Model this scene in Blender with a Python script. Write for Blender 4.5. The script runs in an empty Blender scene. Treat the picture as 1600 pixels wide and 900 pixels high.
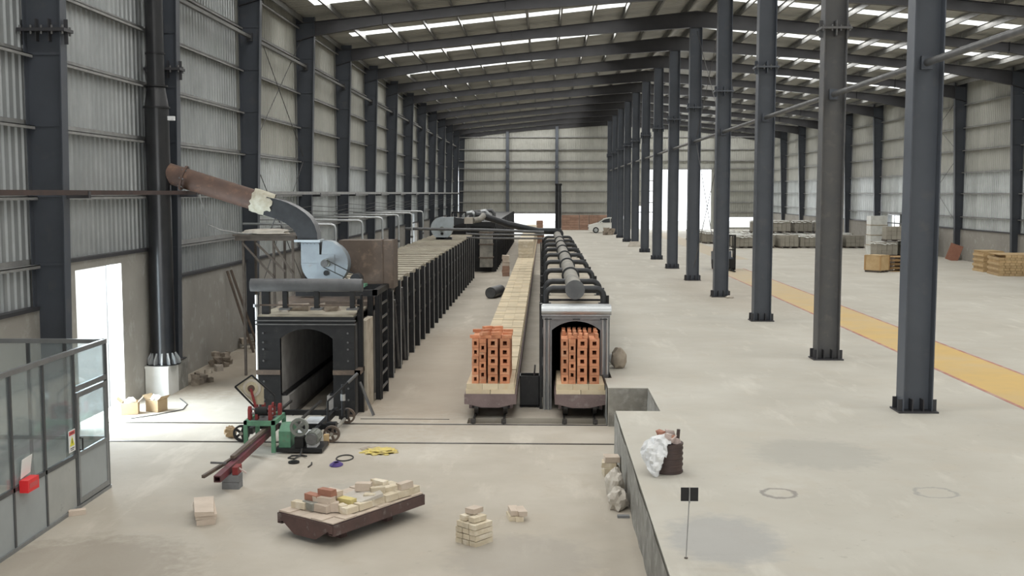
import bpy, bmesh, math, random
from mathutils import Vector, Matrix, noise
random.seed(7)
PI = math.pi
S = bpy.context.scene
COL = S.collection

# ------------------------------------------------------------------ camera
cd = bpy.data.cameras.new('camera'); cam = bpy.data.objects.new('camera', cd); COL.objects.link(cam)
cam.location = (0, 0, 4.8)
cam.rotation_euler = (math.radians(90 - 4.992), 0, math.radians(1.678))
cd.sensor_width = 36; cd.lens = 1700 / 1600 * 36; cd.clip_end = 600; cd.clip_start = .1
S.camera = cam
# ------------------------------------------------------------------ view, sky
S.view_settings.view_transform = 'Standard'; S.view_settings.look = 'None'
S.view_settings.gamma = 1; S.view_settings.use_curve_mapping = False
S.view_settings.exposure = -0.28
W = bpy.data.worlds.new('overcast_sky'); S.world = W; W.use_nodes = True
bg = W.node_tree.nodes['Background']; bg.inputs[0].default_value = (.93, .97, 1, 1); bg.inputs[1].default_value = 3.0

# frame lines of the hall (m): left wall, centre columns, right wall, bays
XL, XC, XR = -9.5, 6.83, 25.0
FR = [20.0, 26.3] + [34.2 + 7.95 * i for i in range(12)]      # portal frames
YB, YF = FR[-1], -14.0                                         # back wall, front end
ZE, ZR, ZER = 11.5, 13.2, 11.3
def roofz(x):
    return ZE + (ZR - ZE) * (x - XL) / (XC - XL) if x < XC else ZR + (ZER - ZR) * (x - XC) / (XR - XC)
# ------------------------------------------------------------------ daylight
SKY = []                                                       # roof-light strips (y0, y1)
for f in [-3.85, 4.1, 12.05] + FR[:-1]:
    SKY.append((f + 4.95, f + 6.1) if f != 20.0 else (f + 3.6, f + 4.75))
def area(name, loc, rot, sx, sy, power, col=(1, .985, .955)):
    l = bpy.data.lights.new(name, 'AREA'); l.shape = 'RECTANGLE'; l.size = sx; l.size_y = sy; l.energy = power; l.color = col
    o = bpy.data.objects.new(name, l); COL.objects.link(o); o.location = loc; o.rotation_euler = rot
    return o
SLL, SLR = math.atan((ZR - ZE) / (XC - XL)), math.atan((ZR - ZER) / (XR - XC))
for (y0, y1) in SKY:
    ym = (y0 + y1) / 2
    x0, x1 = -8.4, 3.6; xm = (x0 + x1) / 2
    area('rooflight_daylight', (xm, ym, roofz(xm) + .0), (0, -SLL, 0), x1 - x0, y1 - y0, 620)
    x0, x1 = 7.7, 23.6; xm = (x0 + x1) / 2
    area('rooflight_daylight', (xm, ym, roofz(xm) + .0), (0, SLR, 0), x1 - x0, y1 - y0, 640)
area('door_daylight', (-9.78, 22.8, 1.62), (0, -PI / 2, 0), 3.2, 2.36, 720, (.80, .92, 1))
area('gate_daylight', (15.2, YB + .25, 4.1), (-PI / 2, 0, 0), 7.3, 6.5, 900, (.95, .98, 1))
area('front_fill', (3, YF - .3, 3.4), (PI / 2, 0, 0), 16, 5, 1500, (.97, .985, 1))  # added fill lamp in an unseen opening behind the camera

# ------------------------------------------------------------------ materials
def _mix(nt, a, b, fac):
    m = nt.nodes.new('ShaderNodeMix'); m.data_type = 'RGBA'
    for s, v in ((m.inputs[6], a), (m.inputs[7], b)):
        if isinstance(v, tuple): s.default_value = (*v, 1)
        else: nt.links.new(v, s)
    if isinstance(fac, (int, float)): m.inputs[0].default_value = fac
    else: nt.links.new(fac, m.inputs[0])
    return m.outputs[2]
def _ramp(nt, v, lo, hi):
    r = nt.nodes.new('ShaderNodeMapRange'); nt.links.new(v, r.inputs[0]); r.inputs[1].default_value = lo; r.inputs[2].default_value = hi
    return r.outputs[0]
def _noise(nt, vec, scale, detail=4, rough=.6, stretch=None):
    if stretch:
        mp = nt.nodes.new('ShaderNodeMapping'); mp.inputs[3].default_value = stretch; nt.links.new(vec, mp.inputs[0]); vec = mp.outputs[0]
    n = nt.nodes.new('ShaderNodeTexNoise'); n.inputs['Scale'].default_value = scale; n.inputs['Detail'].default_value = detail
    n.inputs['Roughness'].default_value = rough; nt.links.new(vec, n.inputs['Vector']); return n.outputs[0]
MT = {}
def mat(name, c, c2=None, scale=3., lo=.35, hi=.65, rough=.7, metal=0., bump=0., bscale=30., spec=.4, rnd=0., stretch=None, c3=None, s3=.6, l3=.55, h3=.75):
    m = bpy.data.materials.new(name); m.use_nodes = True; nt = m.node_tree; b = nt.nodes['Principled BSDF']
    tc = nt.nodes.new('ShaderNodeTexCoord'); oi = nt.nodes.new('ShaderNodeObjectInfo')
    ad = nt.nodes.new('ShaderNodeVectorMath'); ad.operation = 'MULTIPLY_ADD'
    nt.links.new(oi.outputs['Random'], ad.inputs[0]); ad.inputs[1].default_value = (37, 53, 71); nt.links.new(tc.outputs['Object'], ad.inputs[2])
    v = ad.outputs[0]
    out = c
    if c2: out = _mix(nt, c, c2, _ramp(nt, _noise(nt, v, scale, stretch=stretch), lo, hi))
    if c3: out = _mix(nt, out, c3, _ramp(nt, _noise(nt, v, s3, 5), l3, h3))
    if rnd:
        h = nt.nodes.new('ShaderNodeHueSaturation'); h.inputs['Hue'].default_value = .5
        mr = nt.nodes.new('ShaderNodeMapRange'); nt.links.new(oi.outputs['Random'], mr.inputs[0]); mr.inputs[3].default_value = 1 - rnd; mr.inputs[4].default_value = 1 + rnd
        nt.links.new(mr.outputs[0], h.inputs['Value'])
        if isinstance(out, tuple): h.inputs['Color'].default_value = (*out, 1)
        else: nt.links.new(out, h.inputs['Color'])
        out = h.outputs[0]
    if isinstance(out, tuple): b.inputs['Base Color'].default_value = (*out, 1)
    else: nt.links.new(out, b.inputs['Base Color'])
    b.inputs['Roughness'].default_value = rough; b.inputs['Metallic'].default_value = metal; b.inputs['Specular IOR Level'].default_value = spec
    if bump:
        bn = nt.nodes.new('ShaderNodeBump'); bn.inputs['Strength'].default_value = bump; bn.inputs['Distance'].default_value = .01
        nt.links.new(_noise(nt, v, bscale, 6), bn.inputs['Height']); nt.links.new(bn.outputs[0], b.inputs['Normal'])
    MT[name] = m; return m
def concrete(name, c, c2, c3, rings=(), dark=None):
    m = mat(name, c, c2, scale=.45, lo=.3, hi=.7, rough=.82, bump=.25, bscale=14, spec=.25, c3=c3, s3=1.7, l3=.52, h3=.8)
    nt = m.node_tree; b = nt.nodes['Principled BSDF']; tc = nt.nodes['Texture Coordinate']
    src = b.inputs['Base Color'].links[0].from_socket
    nz = _noise(nt, tc.outputs['Object'], 7, 6, .7)
    src = _mix(nt, src, tuple(x * .72 for x in c2), _ramp(nt, nz, .62, .86))
    nl = _noise(nt, tc.outputs['Object'], 1.3, 5, .65, (1, .25, 1))
    src = _mix(nt, src, tuple(min(1, x * 1.18) for x in c), _ramp(nt, nl, .56, .8))
    for (x, y, r, w, col, st, sq) in rings:                     # old ring stains and damp patches
        mp = nt.nodes.new('ShaderNodeVectorMath'); mp.operation = 'SUBTRACT'; nt.links.new(tc.outputs['Object'], mp.inputs[0]); mp.inputs[1].default_value = (x, y, 0)
        mu = nt.nodes.new('ShaderNodeVectorMath'); mu.operation = 'MULTIPLY'; nt.links.new(mp.outputs[0], mu.inputs[0]); mu.inputs[1].default_value = (1, sq, 0)
        ln = nt.nodes.new('ShaderNodeVectorMath'); ln.operation = 'LENGTH'; nt.links.new(mu.outputs[0], ln.inputs[0])
        wob = nt.nodes.new('ShaderNodeMath'); wob.operation = 'MULTIPLY_ADD'; nt.links.new(_noise(nt, tc.outputs['Object'], 5), wob.inputs[0]); wob.inputs[1].default_value = r * .9; nt.links.new(ln.outputs['Value'], wob.inputs[2])
        sb = nt.nodes.new('ShaderNodeMath'); sb.operation = 'SUBTRACT'; nt.links.new(wob.outputs[0], sb.inputs[0]); sb.inputs[1].default_value = r * 1.45
        if w:
            ab = nt.nodes.new('ShaderNodeMath'); ab.operation = 'ABSOLUTE'; nt.links.new(sb.outputs[0], ab.inputs[0]); o = _ramp(nt, ab.outputs[0], w, w * .3)
        else: o = _ramp(nt, sb.outputs[0], r * .25, -r * .15)
        k = nt.nodes.new('ShaderNodeMath'); k.operation = 'MULTIPLY'; nt.links.new(o, k.inputs[0]); k.inputs[1].default_value = st
        src = _mix(nt, src, col, k.outputs[0])
    nt.links.new(src, b.inputs['Base Color'])
concrete('concrete', (.505, .465, .40), (.395, .355, .295), (.44, .39, .32),
         rings=((-3.2, 16.3, 1.3, 0, (.31, .285, .25), .45, 1), (-.3, 14.0, .9, 0, (.33, .305, .27), .5, 1), (-6.0, 13.2, 1.4, 0, (.27, .235, .19), .6, 1), (-2.6, 30, 2.0, 0, (.36, .29, .22), .5, .25), (-8, 30, 1.6, 0, (.30, .25, .19), .6, .35)))
concrete('concrete_platform', (.515, .495, .44), (.435, .41, .355), (.475, .44, .375),
         rings=((3.15, 14.35, .22, .05, (.24, .225, .21), .8, 1), (5.25, 14.45, .26, .045, (.29, .28, .27), .6, 1), (2.1, 12.4, .6, 0, (.335, .335, .335), .6, .7), (4.2, 16.6, .9, 0, (.36, .35, .32), .5, 1), (8, 45, 2.5, 0, (.36, .31, .25), .4, .3)))
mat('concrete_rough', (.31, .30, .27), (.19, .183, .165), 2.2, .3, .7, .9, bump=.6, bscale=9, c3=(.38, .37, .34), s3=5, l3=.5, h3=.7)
mat('ground', (.62, .61, .58), (.5, .49, .46), .3)
mat('plaster', (.33, .315, .285), (.265, .25, .225), .8, .3, .75, .9, bump=.15, c3=(.40, .39, .37), s3=3)
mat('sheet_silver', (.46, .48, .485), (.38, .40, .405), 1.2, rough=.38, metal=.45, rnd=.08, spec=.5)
mat('sheet_silver_lit', (.66, .69, .69), (.54, .57, .57), 1.2, rough=.38, metal=.35, rnd=.12, spec=.5)  # paler copy of sheet_silver, light from the gates put into its colour
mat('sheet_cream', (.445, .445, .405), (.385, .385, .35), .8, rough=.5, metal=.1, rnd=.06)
mat('sheet_roof', (.41, .405, .37), (.34, .335, .305), 1.2, rough=.5, metal=.1, rnd=.08)
mat('girt_steel', (.34, .34, .33), (.25, .25, .245), 3, rough=.5, metal=.3)
mat('purlin_steel', (.20, .20, .19), (.15, .15, .142), 3, rough=.45, metal=.35)
mat('column_paint', (.092, .104, .125), (.075, .085, .102), 1.1, .3, .7, .45, spec=.45, c3=(.12, .122, .13), s3=2.5, l3=.58, h3=.8, rnd=.06)
mat('wall_column_paint', (.068, .076, .092), (.055, .062, .074), 1.1, .3, .7, .45, c3=(.09, .091, .096), s3=2.5, l3=.58, h3=.8, rnd=.06)
mat('column_paint_worn', (.125, .123, .12), (.095, .098, .104), 1.6, .3, .7, .55, c3=(.165, .155, .145), s3=4, l3=.55, h3=.8)
mat('rafter_paint', (.050, .049, .053), (.040, .040, .044), 1.5, rough=.5)
mat('black_paint', (.011, .0115, .013), (.019, .019, .020), 4, .4, .7, .45, c3=(.045, .042, .038), s3=8, l3=.6, h3=.8)
mat('black_gloss', (.012, .013, .015), (.02, .02, .022), 3, rough=.30, spec=.6, bump=.15, bscale=3)
mat('steel_grey', (.16, .16, .16), (.11, .11, .11), 4, rough=.45, metal=.4)
mat('kiln_front', (.27, .275, .28), (.21, .215, .22), 3, rough=.5, metal=.2)
mat('pipe_grey', (.125, .128, .132), (.09, .092, .096), 3, rough=.45, metal=.2)
mat('pipe_dark', (.045, .048, .052), (.03, .032, .035), 3, rough=.4, metal=.2)
mat('pipe_dusty', (.30, .285, .25), (.19, .185, .17), 2.5, rough=.75, c3=(.36, .34, .29), s3=3)
mat('bright_steel', (.52, .54, .55), (.43, .45, .46), 2.2, rough=.3, metal=.55)
mat('rail_steel', (.10, .095, .09), (.06, .055, .05), 6, rough=.45, metal=.5)
mat('rust_rail', (.065, .042, .036), (.045, .032, .03), 3, rough=.7)
mat('rust', (.13, .078, .058), (.08, .052, .043), 2.2, .3, .7, .7, bump=.2, c3=(.20, .115, .075), s3=5, l3=.55, h3=.75)
mat('rust_box', (.15, .115, .09), (.09, .07, .058), 1.8, .3, .7, .75, c3=(.22, .16, .12), s3=5, l3=.55, h3=.75, bump=.15)
mat('rust_car_dusty', (.25, .19, .185), (.17, .125, .12), 3.5, .3, .7, .7, c3=(.33, .29, .27), s3=7, l3=.55, h3=.75, bump=.15)
mat('rust_car', (.125, .075, .068), (.075, .05, .047), 3.5, .3, .7, .65, c3=(.22, .19, .18), s3=7, l3=.58, h3=.78, bump=.15)
mat('wrap_white', (.50, .49, .41), (.38, .35, .27), 7, .35, .65, .9, bump=.8, bscale=18)
mat('fan_paint_dim', (.27, .31, .335), (.23, .26, .285), 3, rough=.5, c3=(.25, .22, .19), s3=4, l3=.62, h3=.8)  # fan_paint darkened in colour to offset the strong door light
mat('fan_paint', (.46, .52, .56), (.40, .45, .48), 3, rough=.45, c3=(.36, .33, .29), s3=4, l3=.62, h3=.8)
mat('refractory', (.72, .62, .45), (.62, .52, .36), 2.5, .3, .7, .9, bump=.3, rnd=.10, c3=(.70, .54, .34), s3=3, l3=.55, h3=.75)
mat('refractory_dusty', (.52, .47, .385), (.40, .355, .285), 2.5, .3, .7, .9, bump=.3, rnd=.10, c3=(.33, .275, .215), s3=2.2, l3=.52, h3=.7)
mat('slab_dirty', (.42, .385, .31), (.29, .26, .20), 2.2, .3, .7, .9, bump=.3, rnd=.12, c3=(.20, .165, .12), s3=1.6, l3=.56, h3=.74)
mat('kiln_lining', (.40, .385, .37), (.29, .275, .26), 3, .3, .7, .9, bump=.3)
mat('brick_orange', (.64, .30, .165), (.52, .215, .115), 5, .3, .7, .85, bump=.3, rnd=.18, c3=(.68, .43, .28), s3=4, l3=.55, h3=.75)
mat('brick_red', (.40, .20, .135), (.33, .155, .11), 5, .3, .7, .85, bump=.3, rnd=.15)
mat('brick_red_hazy', (.40, .26, .195), (.34, .21, .155), 3, .3, .7, .9, rnd=.12)  # distance haze mixed into the colour of the far bricks
mat('brick_cream', (.68, .60, .46), (.57, .49, .36), 4, .3, .7, .9, bump=.35, rnd=.10, c3=(.74, .68, .57), s3=6, l3=.5, h3=.7)
mat('brick_pink', (.62, .53, .44), (.53, .44, .36), 4, .3, .7, .9, bump=.35, rnd=.08)
mat('brick_yellow', (.66, .56, .24), (.56, .47, .22), 4, rough=.9, bump=.3)
mat('brick_grey', (.34, .34, .30), (.26, .26, .23), 4, rough=.9, bump=.3)
mat('block_grey', (.235, .24, .245), (.18, .185, .19), 4, rough=.9, bump=.4)
mat('block_stone', (.345, .325, .275), (.27, .25, .21), 1.2, .3, .7, .85, rnd=.14, bump=.2)
mat('white_wrap', (.74, .75, .72), (.60, .61, .57), 3, rough=.4, rnd=.08)
mat('wood', (.50, .33, .16), (.38, .235, .105), 4, .3, .7, .75, stretch=(1, 1, .2), rnd=.12)
mat('wood_pale', (.58, .43, .24), (.48, .33, .17), 3, .3, .7, .8, rnd=.14)
mat('wood_dark', (.125, .105, .088), (.085, .07, .058), 4, rough=.8)
mat('cardboard', (.42, .31, .185), (.35, .25, .15), 3, rough=.9)
mat('sack', (.42, .36, .29), (.31, .265, .21), 4, rough=.9, bump=.5)
mat('sack_pale', (.56, .52, .46), (.47, .43, .37), 4, rough=.85, bump=.4)
mat('plastic_white', (.78, .79, .79), (.66, .67, .68), 5, rough=.4)
mat('drum_brown', (.085, .058, .052), (.06, .043, .04), 4, rough=.6)
mat('pinkish', (.58, .48, .44), (.45, .36, .33), 6, rough=.8)
mat('white_block', (.74, .74, .72), (.66, .66, .63), 2, rough=.9, bump=.2)
mat('rubble', (.36, .31, .25), (.24, .20, .165), 6, rough=.95, rnd=.2, bump=.5)
mat('paint_green', (.13, .30, .19), (.10, .23, .15), 5, rough=.5, c3=(.18, .17, .14), s3=6, l3=.6, h3=.8)
mat('paint_red', (.28, .035, .035), (.19, .03, .03), 6, rough=.5)
mat('paint_maroon', (.18, .035, .05), (.09, .04, .04), 3, rough=.55, c3=(.08, .06, .055), s3=4, l3=.55, h3=.75)
mat('red_plastic', (.80, .035, .04), rough=.35)
mat('gear_cream', (.56, .50, .35), (.45, .40, .29), 8, rough=.7)
mat('motor_grey', (.22, .235, .21), (.16, .17, .155), 5, rough=.55)
mat('purple', (.10, .06, .26), (.06, .04, .16), 8, rough=.5)
mat('yellow_sheet', (.66, .53, .14), (.42, .34, .16), 9, .4, .65, .8)
mat('rubber', (.018, .018, .018), rough=.7)
mat('floor_yellow', (.62, .42, .145), (.55, .385, .155), 1.4, .3, .7, .75, c3=(.53, .40, .21), s3=.5, l3=.5, h3=.8)
def _wear():                                                   # paint worn away by traffic towards the far gate
    nt = MT['floor_yellow'].node_tree; b = nt.nodes['Principled BSDF']; tc = nt.nodes['Texture Coordinate']
    src = b.inputs['Base Color'].links[0].from_socket
    sx_ = nt.nodes.new('ShaderNodeSeparateXYZ'); nt.links.new(tc.outputs['Object'], sx_.inputs[0])
    ad = nt.nodes.new('ShaderNodeMath'); ad.operation = 'MULTIPLY_ADD'; nt.links.new(_noise(nt, tc.outputs['Object'], .8, 5, .65), ad.inputs[0]); ad.inputs[1].default_value = 22; nt.links.new(sx_.outputs[1], ad.inputs[2])
    nt.links.new(_mix(nt, src, (.47, .405, .305), _ramp(nt, ad.outputs[0], 40, 70)), b.inputs['Base Color'])
_wear()
mat('floor_red', (.40, .15, .12), (.45, .30, .25), 3, rough=.8)
mat('alu_grey', (.10, .105, .11), (.08, .085, .09), 5, rough=.4, metal=.3)
mat('alu_light', (.27, .28, .285), (.23, .24, .245), 5, rough=.35, metal=.4)
mat('booth_panel', (.36, .39, .395), (.33, .355, .36), 2, rough=.45)
mat('booth_panel_dirty', (.42, .43, .41), (.37, .38, .365), 2, rough=.5, c3=(.22, .22, .21), s3=2.3, l3=.64, h3=.72)
mat('sign_white', (.8, .8, .78), rough=.6); mat('sign_yellow', (.75, .72, .06), rough=.6); mat('sign_red', (.6, .10, .10), rough=.6); mat('ink', (.03, .03, .03), rough=.7)
mat('car_white', (.78, .78, .74), rough=.3, spec=.6); mat('car_glass', (.05, .055, .06), rough=.12, spec=.6)
mat('lamp_glass', (.6, .6, .6), rough=.2)
mat('cable', (.05, .05, .05), rough=.6); mat('rod', (.10, .10, .10), rough=.5, metal=.4)
g = bpy.data.materials.new('pane_glass'); g.use_nodes = True; nt = g.node_tree; nt.nodes.clear()
o = nt.nodes.new('ShaderNodeOutputMaterial'); tr = nt.nodes.new('ShaderNodeBsdfTransparent'); tr.inputs[0].default_value = (.93, .96, .965, 1); df = nt.nodes.new('ShaderNodeBsdfDiffuse'); df.inputs[0].default_value = (.68, .74, .75, 1); mf = nt.nodes.new('ShaderNodeMixShader'); mf.inputs[0].default_value = .13; nt.links.new(tr.outputs[0], mf.inputs[1]); nt.links.new(df.outputs[0], mf.inputs[2])
gl = nt.nodes.new('ShaderNodeBsdfGlossy'); gl.inputs[0].default_value = (.9, .95, .95, 1); gl.inputs[1].default_value = .05
lw = nt.nodes.new('ShaderNodeLayerWeight'); fr = nt.nodes.new('ShaderNodeMapRange'); nt.links.new(lw.outputs['Facing'], fr.inputs[0]); fr.inputs[1].default_value = .35; fr.inputs[3].default_value = .03; fr.inputs[4].default_value = .30; mx = nt.nodes.new('ShaderNodeMixShader')
nt.links.new(fr.outputs[0], mx.inputs[0]); nt.links.new(mf.outputs[0], mx.inputs[1]); nt.links.new(gl.outputs[0], mx.inputs[2]); nt.links.new(mx.outputs[0], o.inputs[0]); MT['pane_glass'] = g
g = bpy.data.materials.new('fibreglass'); g.use_nodes = True; nt = g.node_tree; nt.nodes.clear()
o = nt.nodes.new('ShaderNodeOutputMaterial'); tr = nt.nodes.new('ShaderNodeBsdfTranslucent'); tr.inputs[0].default_value = (.9, .9, .86, 1); nt.links.new(tr.outputs[0], o.inputs[0]); MT['fibreglass'] = g

# ------------------------------------------------------------------ helpers
def wloc(o):
    v = Vector((0, 0, 0))
    while o: v += o.location; o = o.parent
    return v
class MB:
    def __init__(s): s.v = []; s.f = []
    def add(s, vs, fs):
        n = len(s.v); s.v += [tuple(v) for v in vs]; s.f += [tuple(i + n for i in f) for f in fs]; return s
    def box(s, x0, x1, y0, y1, z0, z1):
        vs = [(x, y, z) for z in (z0, z1) for y in (y0, y1) for x in (x0, x1)]
        return s.add(vs, [(0, 2, 3, 1), (4, 5, 7, 6), (0, 1, 5, 4), (2, 6, 7, 3), (0, 4, 6, 2), (1, 3, 7, 5)])
    def bar(s, p, q, w, h, up=(0, 0, 1)):
        p, q = Vector(p), Vector(q); d = (q - p).normalized(); u = Vector(up)
        if abs(d.dot(u)) > .98: u = Vector((1, 0, 0))
        r = d.cross(u).normalized(); u = r.cross(d).normalized()
        vs = [e + r * a * w / 2 + u * b * h / 2 for e in (p, q) for (a, b) in ((-1, -1), (1, -1), (1, 1), (-1, 1))]
        return s.add(vs, [(0, 1, 2, 3), (7, 6, 5, 4), (0, 4, 5, 1), (1, 5, 6, 2), (2, 6, 7, 3), (3, 7, 4, 0)])
    def cyl(s, p, q, r, n=16, r2=None, caps=True):
        p, q = Vector(p), Vector(q); d = (q - p).normalized(); u = Vector((0, 0, 1)) if abs(d.z) < .9 else Vector((1, 0, 0))
        a = d.cross(u).normalized(); b = a.cross(d).normalized(); r2 = r if r2 is None else r2
        vs = []
        for e, rr in ((p, r), (q, r2)):
            vs += [e + (a * math.cos(2 * PI * i / n) + b * math.sin(2 * PI * i / n)) * rr for i in range(n)]
        fs = [(i, (i + 1) % n, n + (i + 1) % n, n + i) for i in range(n)]
        if caps: fs += [tuple(range(n - 1, -1, -1)), tuple(range(n, 2 * n))]
        return s.add(vs, fs)
    def tube(s, pts, r, n=10, closed=False):
        pts = [Vector(p) for p in pts]; m = len(pts); rings = []; prev = None
        for i, p in enumerate(pts):
            if closed: d = pts[(i + 1) % m] - pts[i - 1]
            else: d = pts[min(i + 1, m - 1)] - pts[max(i - 1, 0)]
            d.normalize()
            if prev is None:
                u = Vector((0, 0, 1)) if abs(d.z) < .9 else Vector((1, 0, 0)); a = d.cross(u).normalized()
            else:
                a = (prev - d * prev.dot(d)).normalized()
            prev = a; b = d.cross(a)
            rr = r[i] if isinstance(r, (list, tuple)) else r
            rings.append([p + (a * math.cos(2 * PI * k / n) + b * math.sin(2 * PI * k / n)) * rr for k in range(n)])
        vs = [v for R in rings for v in R]; fs = []
        for i in range(m if closed else m - 1):
            j = (i + 1) % m
            fs += [(i * n + k, i * n + (k + 1) % n, j * n + (k + 1) % n, j * n + k) for k in range(n)]
        if not closed: fs += [tuple(range(n - 1, -1, -1)), tuple((m - 1) * n + k for k in range(n))]
        return s.add(vs, fs)
    def prism(s, poly, axis, a, b):
        def P(u, v, w): return {'y': (u, w, v), 'x': (w, u, v), 'z': (u, v, w)}[axis]
        n = len(poly); vs = [P(u, v, a) for u, v in poly] + [P(u, v, b) for u, v in poly]
        return s.add(vs, [tuple(range(n)), tuple(range(2 * n - 1, n - 1, -1))] + [(i, n + i, n + (i + 1) % n, (i + 1) % n) for i in range(n)])
    def strip(s, A, B):                       # quads between two equal polylines
        n = len(A); return s.add(list(A) + list(B), [(i, i + 1, n + i + 1, n + i) for i in range(n - 1)])
    def xf(s, M): s.v = [tuple(M @ Vector(v)) for v in s.v]; return s
    def mesh(s, name, m, smooth=True, ang=35):
        me = bpy.data.meshes.new(name); me.from_pydata(s.v, [], s.f)
        bm = bmesh.new(); bm.from_mesh(me); bmesh.ops.recalc_face_normals(bm, faces=bm.faces); bm.to_mesh(me); bm.free()
        if smooth: me.shade_smooth(); me.set_sharp_from_angle(angle=math.radians(ang))
        me.materials.append(MT[m] if isinstance(m, str) else m); return me
    def build(s, name, m, parent=None, world=False, smooth=True, ang=35):
        if world and parent:
            o = wloc(parent); s.v = [(v[0] - o.x, v[1] - o.y, v[2] - o.z) for v in s.v]
        return link(name, s.mesh(name, m, smooth, ang), parent)
def link(name, me, parent=None, loc=(0, 0, 0), rz=0):
    o = bpy.data.objects.new(name, me); COL.objects.link(o); o.parent = parent; o.location = loc; o.rotation_euler[2] = rz; return o
def tag(o, label, cat, group=None):
    o['label'] = label; o['category'] = cat
    if group: o['group'] = group
    return o
def thing(name, label, cat, loc=(0, 0, 0), rz=0, group=None):
    o = bpy.data.objects.new(name, None); COL.objects.link(o); o.location = loc; o.rotation_euler[2] = rz; o.empty_display_size = .2
    return tag(o, label, cat, group)
def struct(o): o['kind'] = 'structure'; return o
def copytree(o, parent=None):
    c = o.copy(); COL.objects.link(c); c.parent = parent
    for ch in list(o.children): copytree(ch, c)
    return c
def B(x0, x1, y0, y1, z0, z1): return MB().box(x0, x1, y0, y1, z0, z1)
def arc(cx, cy, r, a0, a1, n): return [(cx + r * math.cos(a0 + (a1 - a0) * i / n), cy + r * math.sin(a0 + (a1 - a0) * i / n)) for i in range(n + 1)]
def blob(sub, sx, sy, sz, amp, freq, seed, flat=None, sharp=False):
    bm = bmesh.new(); bmesh.ops.create_icosphere(bm, subdivisions=sub, radius=1)
    mb = MB(); vs = []
    for v in bm.verts:
        p = v.co.copy(); q = p * freq + Vector((seed * 7.1, seed * 3.3, seed))
        n = noise.turbulence(q, 3, True) - .5 if sharp else noise.noise(q) + .5 * noise.noise(q * 2.3)
        p *= 1 + amp * n
        w = Vector((p.x * sx, p.y * sy, p.z * sz))
        if flat is not None and w.z < flat: w.z = flat
        vs.append(w)
    mb.add(vs, [tuple(v.index for v in f.verts) for f in bm.faces]); bm.free(); return mb
def chunk(sx, sy, sz, j, seed):
    r = random.Random(seed); mb = B(-sx / 2, sx / 2, -sy / 2, sy / 2, 0, sz)
    mb.v = [(x + r.uniform(-j, j), y + r.uniform(-j, j), z + (r.uniform(-j, j) if z > 0 else 0)) for x, y, z in mb.v]; return mb
ORD = ['first', 'second', 'third', 'fourth', 'fifth', 'sixth', 'seventh', 'eighth', 'ninth', 'tenth', 'eleventh', 'twelfth', 'thirteenth', 'fourteenth', 'fifteenth', 'sixteenth', 'seventeenth', 'eighteenth', 'nineteenth', 'twentieth', 'twenty-first', 'twenty-second', 'twenty-third', 'twenty-fourth', 'twenty-fifth']

# ================================================================== SETTING
def cells(a0, a1, b0, b1, holes):
    A = sorted({a0, a1, *[h[0] for h in holes], *[h[1] for h in holes]}); Bz = sorted({b0, b1, *[h[2] for h in holes], *[h[3] for h in holes]})
    A = [a for a in A if a0 <= a <= a1]; Bz = [b for b in Bz if b0 <= b <= b1]
    for i in range(len(A) - 1):
        for j in range(len(Bz) - 1):
            am, bm_ = (A[i] + A[i + 1]) / 2, (Bz[j] + Bz[j + 1]) / 2
            if not any(h[0] < am < h[1] and h[2] < bm_ < h[3] for h in holes): yield A[i], A[i + 1], Bz[j], Bz[j + 1]
ZP = .8                                            # raised platform level
struct(B(-60, 80, -60, 200, -.5, -.3).build('ground_outside', 'ground'))
# lower floor with the shallow rail pit in front of the kiln cars
PIT = (-1.6, 1.33, 22.38, 22.95)
m = MB()
for c in cells(-9.72, 1.33, YF, YB + .2, [PIT]): m.box(c[0], c[1], c[2], c[3], -.3, 0)
m.box(1.33, 2.15, 19.82, 22.2, -.3, 0); m.box(1.33, 1.48, 23.4, YB, -.3, 0)
floor = struct(m.build('floor', 'concrete'))
B(PIT[0], PIT[1], PIT[2], PIT[3], -.3, -.13).build('pit_bottom', 'concrete_rough', floor)
for y in (20.54, 22.25):                            # transfer-car rails let into the floor
    B(-9.2, 1.33 if y > 22 else 2.12, y - .028, y + .028, -.02, .012).build('transfer_rail', 'rail_steel', floor)
    B(-9.2, 1.33, y + .03, y + .05, -.02, .004).build('rail_groove', 'rubber', floor)
for xs in ((-1.47, -.83), (.44, 1.08)):
    for x in xs:
        B(x - .022, x + .022, 22.32, 100, -.0, .05).build('car_rail', 'rail_steel', floor)
        B(x - .05, x + .05, 22.36, 22.44, -.13, .09).build('rail_chair', 'rail_steel', floor)
B(-3.9, -2.0, 22.75, 22.78, .0, .006).build('floor_joint', 'rubber', floor)
# raised platform with the transfer notch
m = MB()
for c in cells(1.33, XR + .2, YF, YB + .2, [(1.33, 2.15, 19.82, 22.2), (1.33, 1.48, 23.4, YB + .2)]): m.box(c[0], c[1], c[2], c[3], -.3, ZP)
plat = struct(m.build('floor_platform', 'concrete_platform'))
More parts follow.
